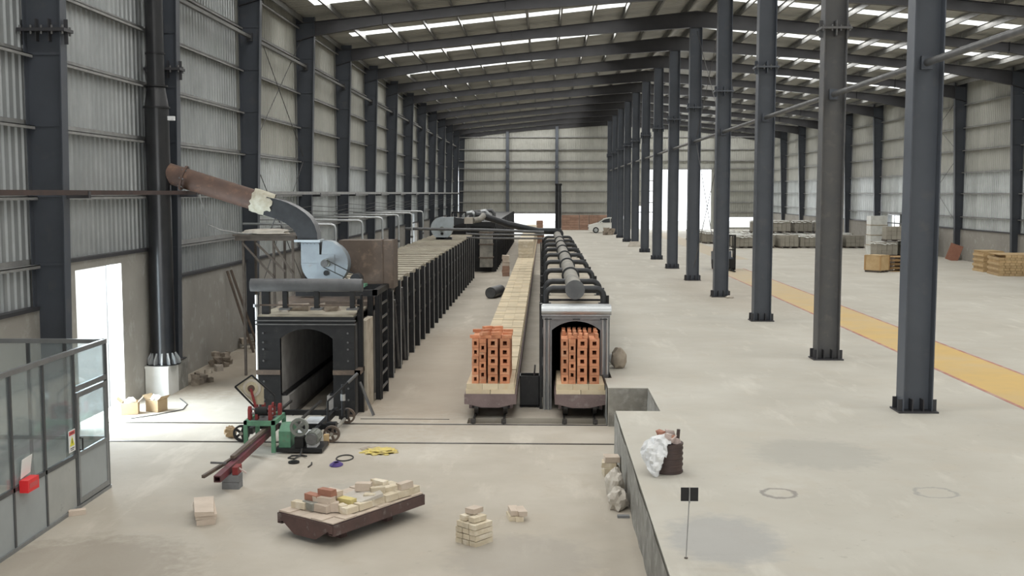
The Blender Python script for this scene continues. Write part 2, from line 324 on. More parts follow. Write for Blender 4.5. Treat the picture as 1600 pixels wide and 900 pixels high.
# rough cast faces of the platform edge, a little uneven
def rough_face(x, ya, yb, name, axis='x', z0=0, z1=ZP - .012, nx=26, nz=6, d=.018):
    mb = MB(); vs = []
    for j in range(nz + 1):
        for i in range(nx + 1):
            a = ya + (yb - ya) * i / nx; z = z0 + (z1 - z0) * j / nz
            w = noise.noise(Vector((a * 2.1, z * 3.2, x))) * d
            vs.append((x - .02 + w, a, z) if axis == 'x' else (a, x - .02 + w, z))
    fs = [(j * (nx + 1) + i, j * (nx + 1) + i + 1, (j + 1) * (nx + 1) + i + 1, (j + 1) * (nx + 1) + i) for j in range(nz) for i in range(nx)]
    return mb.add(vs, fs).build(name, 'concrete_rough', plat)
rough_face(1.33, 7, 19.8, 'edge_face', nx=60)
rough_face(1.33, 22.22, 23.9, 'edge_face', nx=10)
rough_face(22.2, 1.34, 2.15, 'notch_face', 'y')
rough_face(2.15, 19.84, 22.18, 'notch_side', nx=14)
# yellow walkway with red border lines
for i in range(9):
    y0 = 8 + i * 6
    B(8.98, 10.55, y0, min(y0 + 6, 58), ZP, ZP + .003).build('walkway_paint', 'floor_yellow', plat)
B(8.9, 8.98, 8, 58, ZP, ZP + .004).build('walkway_border', 'floor_red', plat); B(10.55, 10.63, 8, 58, ZP, ZP + .004).build('walkway_border', 'floor_red', plat)
# low kerb stripe far away at the gate
B(10.6, 12.4, 66, 110, ZP, ZP + .003).build('walkway_paint', 'floor_yellow', plat)

def rib_sheet(w, h, pitch=.25, d=.035):
    x = 0; pts = []
    while x < w - .01:
        pts += [(x, 0), (x + pitch * .52, 0), (x + pitch * .62, d), (x + pitch * .9, d)]; x += pitch
    pts.append((w, 0)); return pts
_sh = {}
def wall_sheet(parent, side, a, z0, z1, mt, w=1.0, d=.035, pitch=.25):
    k = (side, round(z1 - z0, 3), mt, w, d)
    if k not in _sh:
        P = rib_sheet(w, 1, pitch, d); mb = MB()
        if side == 'L': mb.strip([(q, p, 0) for p, q in P], [(q, p, z1 - z0) for p, q in P])
        elif side == 'R': mb.strip([(-q, p, 0) for p, q in P], [(-q, p, z1 - z0) for p, q in P])
        else: mb.strip([(p, -q, 0) for p, q in P], [(p, -q, z1 - z0) for p, q in P])
        _sh[k] = mb.mesh('wall_sheet', mt, smooth=False)
    loc = {'L': (XL - .1, a, z0), 'R': (XR + .1, a, z0), 'B': (a, YB + .02, z0)}[side]
    return link('wall_sheet', _sh[k], parent, loc)
# ---- left wall
DOORL = [(21.6, 24.0, 0, 3.24), (76.3, 80.8, 0, 3.3)]
m = MB()
for c in cells(YF, YB, 0, 11.7, DOORL): m.box(XL - .3, XL - .12, c[0], c[1], c[2], c[3])
wl = struct(m.build('wall_left', 'sheet_silver'))
DADO = {1: 3.42}
def dado(side, y0, y1, zt, z0=0):
    m = MB(); holes = DOORL if side == 'L' else [(77.2, 79.95, 2.0, 3.3)]
    x0, x1 = (XL - .12, XL + .06) if side == 'L' else (XR - .06, XR + .12)
    for c in cells(y0, y1, z0, zt, holes): m.box(x0, x1, c[0], c[1], c[2], c[3])
    return m.build('dado_wall', 'plaster', wl if side == 'L' else wr)
bays = [YF, 4.1, 12.05] + FR
for i in range(len(bays) - 1):
    zt = 3.42 if bays[i] == 20.0 else 2.62
    dado('L', bays[i], bays[i + 1], zt)
    B(XL - .05, XL + .12, bays[i] + .1, bays[i + 1] - .1, zt, zt + .07).build('sill_angle', 'rafter_paint', wl)
    for z in (3.45, 4.72, 6.02, 7.32, 8.62, 9.92, 11.1):
        if z < zt + .3: continue
        mb = MB(); y0, y1 = bays[i] + .02, bays[i + 1] - .02
        mb.box(XL - .06, XL - .04 + .16, y0, y1, z, z + .015).box(XL + .1, XL + .12, y0, y1, z - .05, z + .015).box(XL - .06, XL - .045, y0, y1, z, z + .12)
        mb.build('girt', 'girt_steel', wl)
y = YF
while y < YB - .5:
    zb = 3.45 if 19.9 < y < 26.2 else 3.3 if 75.9 < y < 80.8 else 2.65
    near = y < 34
    wall_sheet(wl, 'L', y, zb, 6.05, 'sheet_silver' if near else 'sheet_silver_lit')
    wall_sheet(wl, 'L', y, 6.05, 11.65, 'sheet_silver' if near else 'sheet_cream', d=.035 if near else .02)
    y += 1.0
# ---- right wall
m = MB()
for c in cells(YF, YB, 0, 11.5, [(77.2, 79.95, 2.0, 3.3)]): m.box(XR + .12, XR + .3, c[0], c[1], c[2], c[3])
wr = struct(m.build('wall_right', 'sheet_cream'))
for i in range(len(bays) - 1):
    dado('R', bays[i], bays[i + 1], 2.62, 0)
    if bays[i] < 33: continue
    B(XR - .12, XR + .05, bays[i] + .1, bays[i + 1] - .1, 2.62, 2.69).build('sill_angle', 'rafter_paint', wr)
    for z in (3.4, 4.78, 6.02, 7.32, 8.65, 10.0):
        mb = MB(); y0, y1 = bays[i] + .02, bays[i + 1] - .02
        mb.box(XR - .12, XR + .06, y0, y1, z, z + .015).box(XR - .12, XR - .1, y0, y1, z - .05, z + .015); mb.build('girt', 'girt_steel', wr)
y = 45
while y < YB - .5:
    wall_sheet(wr, 'R', y, 3.4 if 76.5 < y < 80 else 2.65, 6.05, 'sheet_silver_lit'); wall_sheet(wr, 'R', y, 6.05, 11.4, 'sheet_cream', d=.02); y += 1.0
w1 = MB()
for c in cells(77.2, 79.95, 2.0, 3.3, [(77.3, 79.85, 2.1, 3.2)]): w1.box(XR - .04, XR + .2, c[0], c[1], c[2], c[3])
w1.box(XR, XR + .05, 78.55, 78.6, 2.1, 3.2)
struct(w1.build('window_1', 'alu_light'))
# ---- back wall
HB = [(-3.95, 1.45, 0, 2.5), (7.6, 10.0, ZP, 2.25), (10.0, 11.5, ZP, 3.35), (11.5, 18.95, ZP, 7.38), (20.4, 23.4, 1.0, 2.1)]
m = MB()
for c in cells(XL, XR, 0, 11.3, HB): m.box(c[0], c[1], YB + .05, YB + .22, c[2], c[3])
m.prism([(XL, 11.3), (XR, 11.3), (XC, 13.1)], 'y', YB + .05, YB + .22)
wb = struct(m.build('wall_back', 'sheet_cream'))
x = XL
while x < XR - .6:
    tops = [(h[2], h[3]) for h in HB if h[0] < x + .5 < h[1]]
    zt = roofz(x + .5) - .1
    segs = [(0, zt)] if not tops else ([(0, tops[0][0])] if tops[0][0] > .9 else []) + [(tops[0][1], zt)]
    for z0, z1 in segs: wall_sheet(wb, 'B', x, z0, round(z1, 1), 'sheet_cream', d=.02)
    x += 1.0
for x0, x1 in ((XL, -4.06), (-4.06, 1.41), (1.41, XC), (XC, 12.9), (12.9, 19), (19, XR)):
    for z in (2.62, 3.7, 4.95, 6.1, 7.45, 8.3, 9.55, 10.9):
        if x0 > 11 and x1 < 19.5 and z < 7.4: continue
        B(x0 + .05, x1 - .05, YB - .16, YB, z, z + .09).build('girt', 'girt_steel', wb)
for i, x in enumerate((-4.06, 1.41, 19.05)):
    c = thing('wind_column', ['steel wind column left of the far low gate', 'steel wind column right of the far low gate', 'steel wind column right of the tall far gate'][i], 'column', (x, YB - .3, 0 if x < 2 else ZP), group='end wall columns')
    zb, zt = (0 if x < 2 else ZP), roofz(x) - .5
    B(x - .16, x + .16, YB - .45, YB - .43, zb, zt).build('flange', 'column_paint', c, True); B(x - .16, x + .16, YB - .19, YB - .17, zb, zt).build('flange', 'column_paint', c, True)
    B(x - .012, x + .012, YB - .43, YB - .19, zb, zt).build('web', 'column_paint', c, True)
    B(x - .24, x + .24, YB - .5, YB - .14, 7.55, 7.75).build('splice_plate', 'column_paint', c, True)
# ---- front end wall behind the camera
m = MB()
for c in cells(XL, XR, 0, 11.3, [(-5, 11, ZP, 5.9)]): m.box(c[0], c[1], YF - .2, YF, c[2], c[3])  # unseen wide opening, added to let daylight in
m.prism([(XL, 11.3), (XR, 11.3), (XC, 13.1)], 'y', YF - .2, YF)
struct(m.build('wall_front', 'sheet_cream'))
# ---- roof
ceil = struct(B(XC - .25, XC + .25, YF, YB, ZR + .02, ZR + .06).build('ceiling', 'sheet_roof'))
def roof_mesh(x0, x1, w, mt, d=.03, pitch=.25):
    P = rib_sheet(w, 1, pitch, d); ma = 0; mb = MB()
    mb.strip([(0, p, q) for p, q in P], [(x1 - x0, p, q + roofz(x1) - roofz(x0)) for p, q in P])
    return mb.mesh('roof_sheet', mt, smooth=False)
RL, RR = roof_mesh(XL - .3, XC, 1., 'sheet_roof'), roof_mesh(XC + 1e-4, XR + .3, 1., 'sheet_roof')
_rm = {}
def rm(x0, x1, w, mt):
    k = (x0, x1, round(w, 3), mt)
    if k not in _rm: _rm[k] = roof_mesh(x0, x1, w, mt)
    return _rm[k]
y = YF; sk = sorted(SKY)
XCR = XC + 1e-4
while y < YB - .01:
    nx = [s for s in sk if s[0] >= y - 1e-6]
    instrip = [s for s in sk if abs(s[0] - y) < 1e-6]
    if instrip:
        w = instrip[0][1] - y
        for (a, b, mt) in ((XL - .3, -8.4, 'sheet_roof'), (-8.4, 3.6, 'fibreglass'), (3.6, XC, 'sheet_roof'), (XCR, 7.7, 'sheet_roof'), (7.7, 23.6, 'fibreglass'), (23.6, XR + .3, 'sheet_roof')):
            link('skylight_sheet' if mt == 'fibreglass' else 'roof_sheet', rm(a, b, w, mt), ceil, (a, y, roofz(a) + .02))
    else:
        e = min([y + 1.0, YB] + ([nx[0][0]] if nx else [])); w = e - y
        link('roof_sheet', rm(XL - .3, XC, w, 'sheet_roof'), ceil, (XL - .3, y, roofz(XL - .3) + .02))
        link('roof_sheet', rm(XCR, XR + .3, w, 'sheet_roof'), ceil, (XCR, y, roofz(XCR) + .02))
    y += w
PX = [XL + .25 + i * 1.42 for i in range(12)] + [XC + .5 + i * 1.42 for i in range(13)]
_pm = {}
for a, b in [(YF, 12.05), (12.05, 26.3)] + [(FR[i], FR[i + 1]) for i in range(1, len(FR) - 1)]:
    for x in PX:
        k = round(b - a, 2)
        if k not in _pm:
            _pm[k] = MB().box(-.004, .004, .03, k - .03, -.23, 0).box(-.004, .075, .03, k - .03, -.238, -.23).box(-.07, .004, .03, k - .03, -.008, 0).mesh('purlin', 'purlin_steel', False)
        link('purlin', _pm[k], ceil, (x, a, roofz(x) - .01))

# ================================================================== STEEL FRAME
GC = 'columns of the central row'
def hcol(t, zt, mt='column_paint', splice=8.65):
    h = zt - ZP
    B(-.27, -.25, -.2, .2, .02, h).build('flange', mt, t); B(.25, .27, -.2, .2, .02, h).build('flange', mt, t)
    B(-.25, .25, -.01, .01, .02, h).build('web', mt, t)
    B(-.36, .36, -.27, .27, 0, .03).build('base_plate', 'rafter_paint', t)
    for (x, y, dx, dy) in ((-.31, -.15, .04, .01), (-.31, .15, .04, .01), (.31, -.15, .04, .01), (.31, .15, .04, .01), (-.1, -.12, .01, .1), (.1, -.12, .01, .1)):
        B(x - dx, x + dx, y - dy, y + dy, .03, .24).build('stiffener', 'rafter_paint', t)
    s = splice - ZP
    pl = B(-.36, .36, -.27, .27, s - .025, s + .025).build('splice_plate', mt, t)
    for x in (-.31, -.1, .1, .31):
        for y in (-.235, .235): MB().cyl((x, y, s - .07), (x, y, s + .07), .022, 8).build('bolt', 'steel_grey', pl)
    for x in (-.31, .31):
        B(x - .04, x + .04, -.01, .01, s + .025, s + .2).build('stiffener', mt, t); B(x - .04, x + .04, -.01, .01, s - .2, s - .025).build('stiffener', mt, t)
    B(-.012, .012, -.26, -.01, s - .18, s + .18).build('stiffener', mt, t)
proto = None
for n, y in enumerate(FR[:-1]):
    lab = '%s slate grey steel column from the front in the central row' % ORD[n]
    if n == 1:
        c = thing('steel_column', 'scuffed brownish grey steel column, second from the front in the central row', 'column', (XC, y, ZP), 0, GC); hcol(c, ZR - .97, 'column_paint_worn')
    elif proto is None:
        c = proto = thing('steel_column', lab, 'column', (XC, y, ZP), 0, GC); hcol(c, ZR - .97)
    else:
        c = copytree(proto); c.location = (XC, y, ZP); c['label'] = lab
p9 = [o for o in bpy.data.objects if o.type == 'EMPTY' and o.get('label', '').startswith('ninth slate')][0]
MB().prism([(-.5, -.35), (.5, -.35), (.5, .35), (-.5, .35)], 'z', .0, .05).add([(-.5, -.35, .05), (.5, -.35, .05), (.5, .35, .05), (-.5, .35, .05), (-.33, -.24, .38), (.33, -.24, .38), (.33, .24, .38), (-.33, .24, .38)], [(0, 1, 5, 4), (1, 2, 6, 5), (2, 3, 7, 6), (3, 0, 4, 7), (4, 5, 6, 7)]).build('concrete_plinth', 'sack_pale', p9)
def wcol(t, side, zt, wb, wtop, zb, splice=None):
    sg = 1 if side == 'L' else -1; hh = zt - zb
    X = lambda v: sg * v
    B(min(0, X(.02)), max(0, X(.02)), -.13, .13, 0, hh).build('outer_flange', 'wall_column_paint', t)
    P = [(X(.02), 0), (X(wb), 0), (X(wtop), hh), (X(.02), hh)]
    MB().prism(P, 'y', -.007, .007).build('web', 'wall_column_paint', t)
    MB().prism([(X(wb), 0), (X(wb + .02), 0), (X(wtop + .02), hh), (X(wtop), hh)], 'y', -.13, .13).build('inner_flange', 'wall_column_paint', t)
    m = MB(); m.box(min(X(-.08), X(wb + .1)), max(X(-.08), X(wb + .1)), -.2, .2, 0, .03); m.build('base_plate', 'rafter_paint', t)
    for z in (3.45, 4.72, 6.02, 7.32, 8.62, 9.92):
        if zb < z < zt - .4:
            w = wb + (wtop - wb) * (z - zb) / hh
            B(min(X(.02), X(w)), max(X(.02), X(w)), -.03, -.007, z - zb, z - zb + .05).build('stiffener', 'wall_column_paint', t)
    if splice:
        w = wb + (wtop - wb) * (splice - zb) / hh; s = splice - zb
        m = B(-.08, w + .12, -.2, .2, s - .03, s + .03); pl = m.build('splice_plate', 'rafter_paint', t)
        for i in range(5):
            for y in (-.16, .16):
                x = -.03 + i * (w + .1) / 4; MB().cyl((x, y, s - .08), (x, y, s + .08), .022, 8).build('bolt', 'steel_grey', pl)
        for x in (-.04, w + .07):
            B(x - .035, x + .035, -.012, .012, s - .25, s + .2).build('stiffener', 'rafter_paint', t)
        for x in (w * .35, w * .7): B(x - .01, x + .01, -.13, -.007, s - .2, s + .2).build('stiffener', 'rafter_paint', t)
for n, y in enumerate(FR):
    c = thing('wall_column', '%s dark tapered steel column from the front along the left wall' % ORD[n], 'column', (XL, y, .72 if n in (1,) else .35 if n > 1 else 0), 0, 'left wall columns')
    if n < 2: wcol(c, 'L', ZE, .55, .74, c.location.z, 7.76)
    else: wcol(c, 'L', ZE, .36, .70, c.location.z)
    if n:
        h = c.location.z
        B(-.1, .62, -.35, .35, -h, -.001).build('pedestal', 'concrete_rough', c)
for n, y in enumerate(FR):
    if n < 3: continue
    c = thing('wall_column', '%s dark tapered steel column from the back along the right wall' % ORD[len(FR) - 1 - n], 'column', (XR, y, ZP + .3), 0, 'right wall columns')
    wcol(c, 'R', ZER, .36, .70, c.location.z)
    B(-.62, .1, -.35, .35, -.3, -.001).build('pedestal', 'concrete_rough', c)
def rafter(name, label, y, pts):
    t = thing(name, label, 'rafter', (pts[0][0], y, pts[0][1]), 0, 'roof rafters')
    top = [(x, zt) for x, zt, d in pts]; bot = [(x, zt - d) for x, zt, d in pts]
    MB().prism(top + bot[::-1], 'y', y - .006, y + .006).build('web', 'rafter_paint', t, True)
    MB().prism(top + [(x, z - .018) for x, z in top][::-1], 'y', y - .13, y + .13).build('top_flange', 'rafter_paint', t, True)
    MB().prism(bot + [(x, z - .018) for x, z in bot][::-1], 'y', y - .13, y + .13).build('bottom_flange', 'rafter_paint', t, True)
    for x, zt, d in pts[2:-1]:
        B(x - .01, x + .01, y - .1, y + .1, zt - d - .06, zt + .04).build('splice_plate', 'rafter_paint', t, True)
    return t
for n, y in enumerate(FR):
    q = lambda x: roofz(x) - .25
    rafter('roof_rafter', 'left roof rafter of the %s portal frame from the front' % ORD[n], y,
           [(XL, q(XL), .66), (-8.75, q(-8.75), .52), (-6.2, q(-6.2), .36), (-1.5, q(-1.5), .36), (XC, q(XC), .70)])
    if n > 1:
        rafter('roof_rafter', 'right roof rafter of the %s portal frame from the front' % ORD[n], y,
           [(XC + .001, q(XC), .70), (14.5, q(14.5), .38), (20.8, q(20.8), .40), (24.3, q(24.3), .72), (XR, q(XR), .85)])
# longitudinal struts along the central row, one per bay
for n in range(len(FR) - 2):
    y0, y1 = FR[n] + .02, FR[n + 1] - .02
    if n == 0:
        t = thing('tie_strut', 'grey tube strut running from the nearest central column towards the camera', 'strut', (XC, 12.3, 7.12), 0, 'central row struts')
        MB().cyl((XC, 12.3, 7.12), (XC, FR[0] - .05, 7.12), .065, 14).build('tube', 'steel_grey', t, True); B(XC - .1, XC + .1, FR[0] - .1, FR[0] - .03, 7.0, 7.24).build('end_plate', 'column_paint', t, True)
    t = thing('tie_strut', 'grey tube strut between the %s and %s central columns' % (ORD[n], ORD[n + 1]), 'strut', (XC, y0, 7.12), 0, 'central row struts')
    MB().cyl((XC, y0 + .05, 7.12), (XC, y1 - .05, 7.12), .065, 14).build('tube', 'steel_grey', t, True)
    for yy in (y0 + .03, y1 - .09): B(XC - .1, XC + .1, yy, yy + .06, 7.0, 7.24).build('end_plate', 'column_paint', t, True)
# eave strut of the left wall and cross bracing rods
for n in range(1, 12):
    t = thing('eave_strut', 'grey channel strut high between the %s and %s left wall columns' % (ORD[n], ORD[n + 1]), 'strut', (XL + .5, FR[n], 9.62), 0, 'left wall struts')
    MB().box(XL + .30, XL + .39, FR[n] + .1, FR[n + 1] - .1, 9.58, 9.67).build('channel', 'purlin_steel', t, True)
    for yy in (FR[n] + .02, FR[n + 1] - .1): B(XL + .26, XL + .43, yy, yy + .08, 9.5, 9.75).build('end_plate', 'rafter_paint', t, True)
def rods(name, label, segs, r=.014):
    t = thing(name, label, 'brace', segs[0][0], 0, 'cross bracing rods')
    for p, q in segs: MB().cyl(p, q, r, 6).build('rod', 'rod', t, True)
rods('cross_brace', 'thin crossed bracing rods on the left wall behind the rusty duct', [((XL + .25, 34.5, 6.2), (XL + .25, 41.8, 10.6)), ((XL + .25, 34.5, 10.6), (XL + .25, 41.8, 6.2)), ((XL + .25, 34.5, 1.2), (XL + .25, 41.8, 6.0)), ((XL + .25, 34.5, 6.0), (XL + .25, 41.8, 1.2))])
rods('cross_brace', 'thin crossed bracing rods between the fourth and fifth central columns', [((XC, 42.4, 1.4), (XC + .05, 49.7, 7.0)), ((XC + .05, 42.4, 7.0), (XC, 49.7, 1.4)), ((XC, 42.4, 7.3), (XC, 49.7, 12.0)), ((XC, 42.4, 12.0), (XC + .05, 49.7, 7.3))])
rods('cross_brace', 'thin crossed bracing rods on the right wall', [((XR - .25, 66.2, 3), (XR - .25, 73.5, 7)), ((XR - .25, 66.2, 7), (XR - .25, 73.5, 3)), ((XR - .25, 66.2, 7.2), (XR - .25, 73.5, 10.6)), ((XR - .25, 66.2, 10.6), (XR - .25, 73.5, 7.2))])
# service rail carried on brackets along the left columns
t = thing('service_rail', 'rusty angle rail along the left wall, in front of the black stack', 'rail', (-8.5, 7, 4.8), 0, 'wall rails')
MB().box(-8.56, -8.46, 6, 26.9, 4.83, 4.85).box(-8.47, -8.455, 6, 26.9, 4.76, 4.85).build('angle', 'rust_rail', t, True)
for y in (20.0, 26.3): B(-8.95, -8.44, y + .02, y + .12, 4.70, 4.83).build('bracket', 'rafter_paint', t, True)
t = thing('service_rail', 'pale grey channel rail along the left wall beyond the rusty duct', 'rail', (-8.7, 27, 4.8), 0, 'wall rails')
MB().box(-8.86, -8.7, 27.5, 112, 4.80, 4.85).box(-8.71, -8.69, 27.5, 112, 4.74, 4.85).build('channel', 'girt_steel', t, True)
for y in FR[2:13]: B(-9.1, -8.68, y + .02, y + .16, 4.66, 4.80).build('bracket', 'rafter_paint', t, True)

# ================================================================== LEFT ZONE
# ---- glazed booth
bt = thing('glazed_booth', 'grey aluminium and glass booth with a red box, by the left wall', 'booth', (-7.1, 15, 0))
BX, BY = -7.1, 17.24
def bpost(x, y, z0=0, z1=2.44, w=.05, m='alu_grey', name='post'): return B(x - w / 2, x + w / 2, y - w / 2, y + w / 2, z0, z1).build(name, m, bt, True)
ys = [17.24, 16.03, 15.02, 14.07, 13.1, 12.1]
for y in ys: bpost(BX, y)
B(BX - .03, BX + .03, 12.07, BY + .03, 2.38, 2.45).build('top_rail', 'alu_light', bt, True)
B(BX - .025, BX + .025, 12.07, 16.0, .80, .86).build('mid_rail', 'alu_grey', bt, True)
B(BX - .03, BX + .04, 12.07, BY + .02, 0, .05).build('bottom_rail', 'alu_light', bt, True)
for a, b in zip(ys[1:-1], ys[2:]):
    B(BX - .006, BX + .006, b + .025, a - .025, .86, 2.38).build('glass_pane', 'pane_glass', bt, True, False)
    B(BX - .012, BX + .012, b + .025, a - .025, .05, .80).build('lower_panel', 'booth_panel_dirty' if a > 15.9 else 'booth_panel', bt, True)
B(BX - .025, BX + .025, 16.05, 17.22, 1.80, 1.88).build('transom', 'alu_light', bt, True)
B(BX - .006, BX + .006, 16.06, 17.21, 1.88, 2.38).build('glass_pane', 'pane_glass', bt, True, False)
dr = B(BX + .0, BX + .035, 16.07, 16.13, .07, 1.78).box(BX + .0, BX + .035, 17.13, 17.20, .07, 1.78).box(BX, BX + .035, 16.13, 17.13, 1.70, 1.78).box(BX, BX + .035, 16.13, 17.13, .79, .86).box(BX, BX + .035, 16.13, 17.13, .07, .15).build('door', 'alu_light', bt, True)
B(BX + .012, BX + .02, 16.13, 17.13, .86, 1.70).build('glass_pane', 'pane_glass', dr, True, False)
B(BX + .008, BX + .024, 16.13, 17.13, .15, .79).build('lower_panel', 'booth_panel', dr, True)
MB().tube([(BX + .035, 16.12, .9), (BX + .08, 16.12, .9), (BX + .08, 16.12, 1.08), (BX + .035, 16.12, 1.08)], .012, 8).build('handle', 'rubber', dr, True)
# back wall of the booth, towards the hall's left wall
for x in (-7.75, -8.35, -8.95): bpost(x, BY)
B(-9.4, BX, BY - .03, BY + .03, 2.38, 2.45).build('top_rail', 'alu_light', bt, True); B(-9.4, BX, BY - .025, BY + .025, .80, .86).build('mid_rail', 'alu_grey', bt, True)
for a, b in ((-7.72, -7.13), (-8.32, -7.78), (-8.92, -8.38), (-9.4, -8.98)):
    B(a, b, BY - .006, BY + .006, .86, 2.38).build('glass_pane', 'pane_glass', bt, True, False); B(a, b, BY - .012, BY + .012, .03, .80).build('lower_panel', 'booth_panel', bt, True)
sg = tag(B(0, .006, -.11, .11, 0, .33).build('warning_sign', 'sign_white'), 'small white warning sign with a yellow triangle on the booth glass', 'sign'); sg.location = (BX + .027, 15.86, .93)
B(.006, .008, -.10, .10, .255, .315).build('header_band', 'sign_red', sg)
MB().prism([(-.08, .09), (.08, .09), (0, .235)], 'x', .006, .008).build('triangle', 'sign_yellow', sg)
MB().prism([(-.012, .14), (0, .115), (.012, .14), (.006, .20), (-.006, .20)], 'x', .008, .009).box(.008, .009, -.07, .07, .05, .062).box(.008, .009, -.05, .05, .025, .036).box(.008, .009, -.06, .06, .28, .292).build('print', 'ink', sg)
rb = tag(B(0, .12, -.16, .16, 0, .17).build('red_box', 'red_plastic'), 'bright red plastic box hung on the booth front', 'box'); rb.location = (BX + .03, 14.36, .76)
B(.12, .123, -.12, .12, .05, .12).build('label_patch', 'sign_red', rb)
nt_ = tag(MB().add([(0, -.14, 0), (0, .14, .03), (.03, .15, .28), (.02, -.12, .26), (.006, -.14, 0), (.006, .14, .03), (.036, .15, .28), (.026, -.12, .26)], [(0, 1, 2, 3), (4, 5, 6, 7), (0, 1, 5, 4), (1, 2, 6, 5), (2, 3, 7, 6), (3, 0, 4, 7)]).build('paper_notice', 'sign_white'), 'white paper notice stuck above the red box on the booth', 'paper'); nt_.location = (BX + .027, 14.38, .94)
bk = tag(chunk(.24, .12, .07, .008, 3).build('brick', 'brick_pink'), 'pale brick wedged at the foot of the booth door', 'brick'); bk.location = (-6.98, 15.75, 0); bk.rotation_euler[2] = .5

# ---- black stack on its white foundation block
sb = tag(MB().prism([(-9.42, 25.2), (-8.87, 25.2), (-8.87, 25.92), (-9.42, 25.92)], 'z', 0, .7).box(-9.43, -8.86, 25.19, 25.93, .66, .71).build('foundation_block', 'white_block'), 'white concrete foundation block under the black stack', 'block')
st = thing('exhaust_stack', 'tall glossy black steel stack standing on a white block', 'chimney', (-9.12, 25.62, .71))
sx, sy = -9.12, 25.62
MB().cyl((sx, sy, .73), (sx, sy, 6.8), .28, 28).build('lower_shell', 'black_gloss', st, True)
MB().cyl((sx, sy, 6.8), (sx, sy, 7.3), .28, 28, .205).build('cone', 'black_gloss', st, True)
MB().cyl((sx, sy, 7.3), (sx, sy, roofz(sx) + 1.5), .205, 28).build('upper_shell', 'black_gloss', st, True)
for z, r in ((7.3, .27), (6.8, .31), (8.05, .225)): MB().cyl((sx, sy, z - .02), (sx, sy, z + .02), r, 28).build('flange_ring', 'black_paint', st, True)
MB().cyl((sx, sy, .71), (sx, sy, .735), .40, 24).build('base_plate', 'black_paint', st, True)
for k in range(14):
    a = 2 * PI * k / 14; ca, sa = math.cos(a), math.sin(a)
    MB().prism([(.275, .735), (.40, .735), (.385, .84), (.285, 1.0)], 'y', -.02, .02).xf(Matrix.Translation((sx, sy, 0)) @ Matrix.Rotation(a, 4, 'Z')).build('gusset', 'bright_steel', st, True)
B(sx + .27, sx + .42, sy - .06, sy + .06, 6.5, 6.6).build('bracket', 'plastic_white', st, True)

# ---- exhaust duct: rusty pipe, wrapped joint, dark elbow
du = thing('exhaust_duct', 'rusty round duct with a white wrapped joint and dark square elbow', 'duct', (-5.6, 25.9, 3.7))
p0, p1 = Vector((-8.95, 25.7, 5.28)), Vector((-6.75, 25.9, 4.58)); d = (p1 - p0).normalized()
MB().cyl(p0, p1, .245, 24).build('rusty_pipe', 'rust', du, True)
f = p0 + d * .42; MB().cyl(f - d * .025, f + d * .025, .30, 24).build('flange_ring', 'rust', du, True)
for k in range(8):
    a = 2 * PI * k / 8; u = d.cross(Vector((0, 1, 0))).normalized(); w = d.cross(u)
    q = f + (u * math.cos(a) + w * math.sin(a)) * .275; MB().cyl(q - d * .05, q + d * .05, .018, 6).build('bolt', 'steel_grey', du, True)
mb = MB(); n = 26; rings = []
for i in range(7):
    t_ = i / 6; c = p1 - d * .22 + d * .5 * t_
    for k in range(n):
        a = 2 * PI * k / n; u = d.cross(Vector((0, 1, 0))).normalized(); w = d.cross(u)
        r = .265 + .03 * noise.noise(Vector((k * .6, i * .9, 3))) + (.012 if i in (0, 6) else .02)
        mb.v.append(tuple(c + (u * math.cos(a) + w * math.sin(a)) * r + d * (.05 * noise.noise(Vector((k * .8, 1, 2))) if i in (0, 6) else 0)))
mb.f = [(i * n + k, i * n + (k + 1) % n, (i + 1) * n + (k + 1) % n, (i + 1) * n + k) for i in range(6) for k in range(n)]
mb.build('joint_wrap', 'wrap_white', du, True)
outer = [(-5.37, 3.68), (-5.38, 3.86), (-5.44, 4.05), (-5.53, 4.20), (-5.66, 4.33), (-5.85, 4.46), (-6.05, 4.56), (-6.25, 4.63), (-6.57, 4.71)]
inner = [(-5.84, 3.68), (-5.86, 3.78), (-5.90, 3.87), (-5.96, 3.95), (-6.04, 4.02), (-6.14, 4.09), (-6.26, 4.15), (-6.40, 4.20), (-6.66, 4.28)]
mb = MB(); ya, yb = 25.68, 26.12
mb.strip([(x, ya, z) for x, z in outer], [(x, ya, z) for x, z in inner]); mb.strip([(x, yb, z) for x, z in outer], [(x, yb, z) for x, z in inner])
mb.build('elbow_side', 'pipe_dark', du, True)
MB().strip([(x, ya - .015, z) for x, z in outer], [(x, yb + .015, z) for x, z in outer]).strip([(x, ya, z) for x, z in inner], [(x, yb, z) for x, z in inner]).build('elbow_skin', 'pipe_grey', du, True)
B(-5.92, -5.30, ya - .06, yb + .06, 3.64, 3.69).build('outlet_flange', 'fan_paint', du, True)

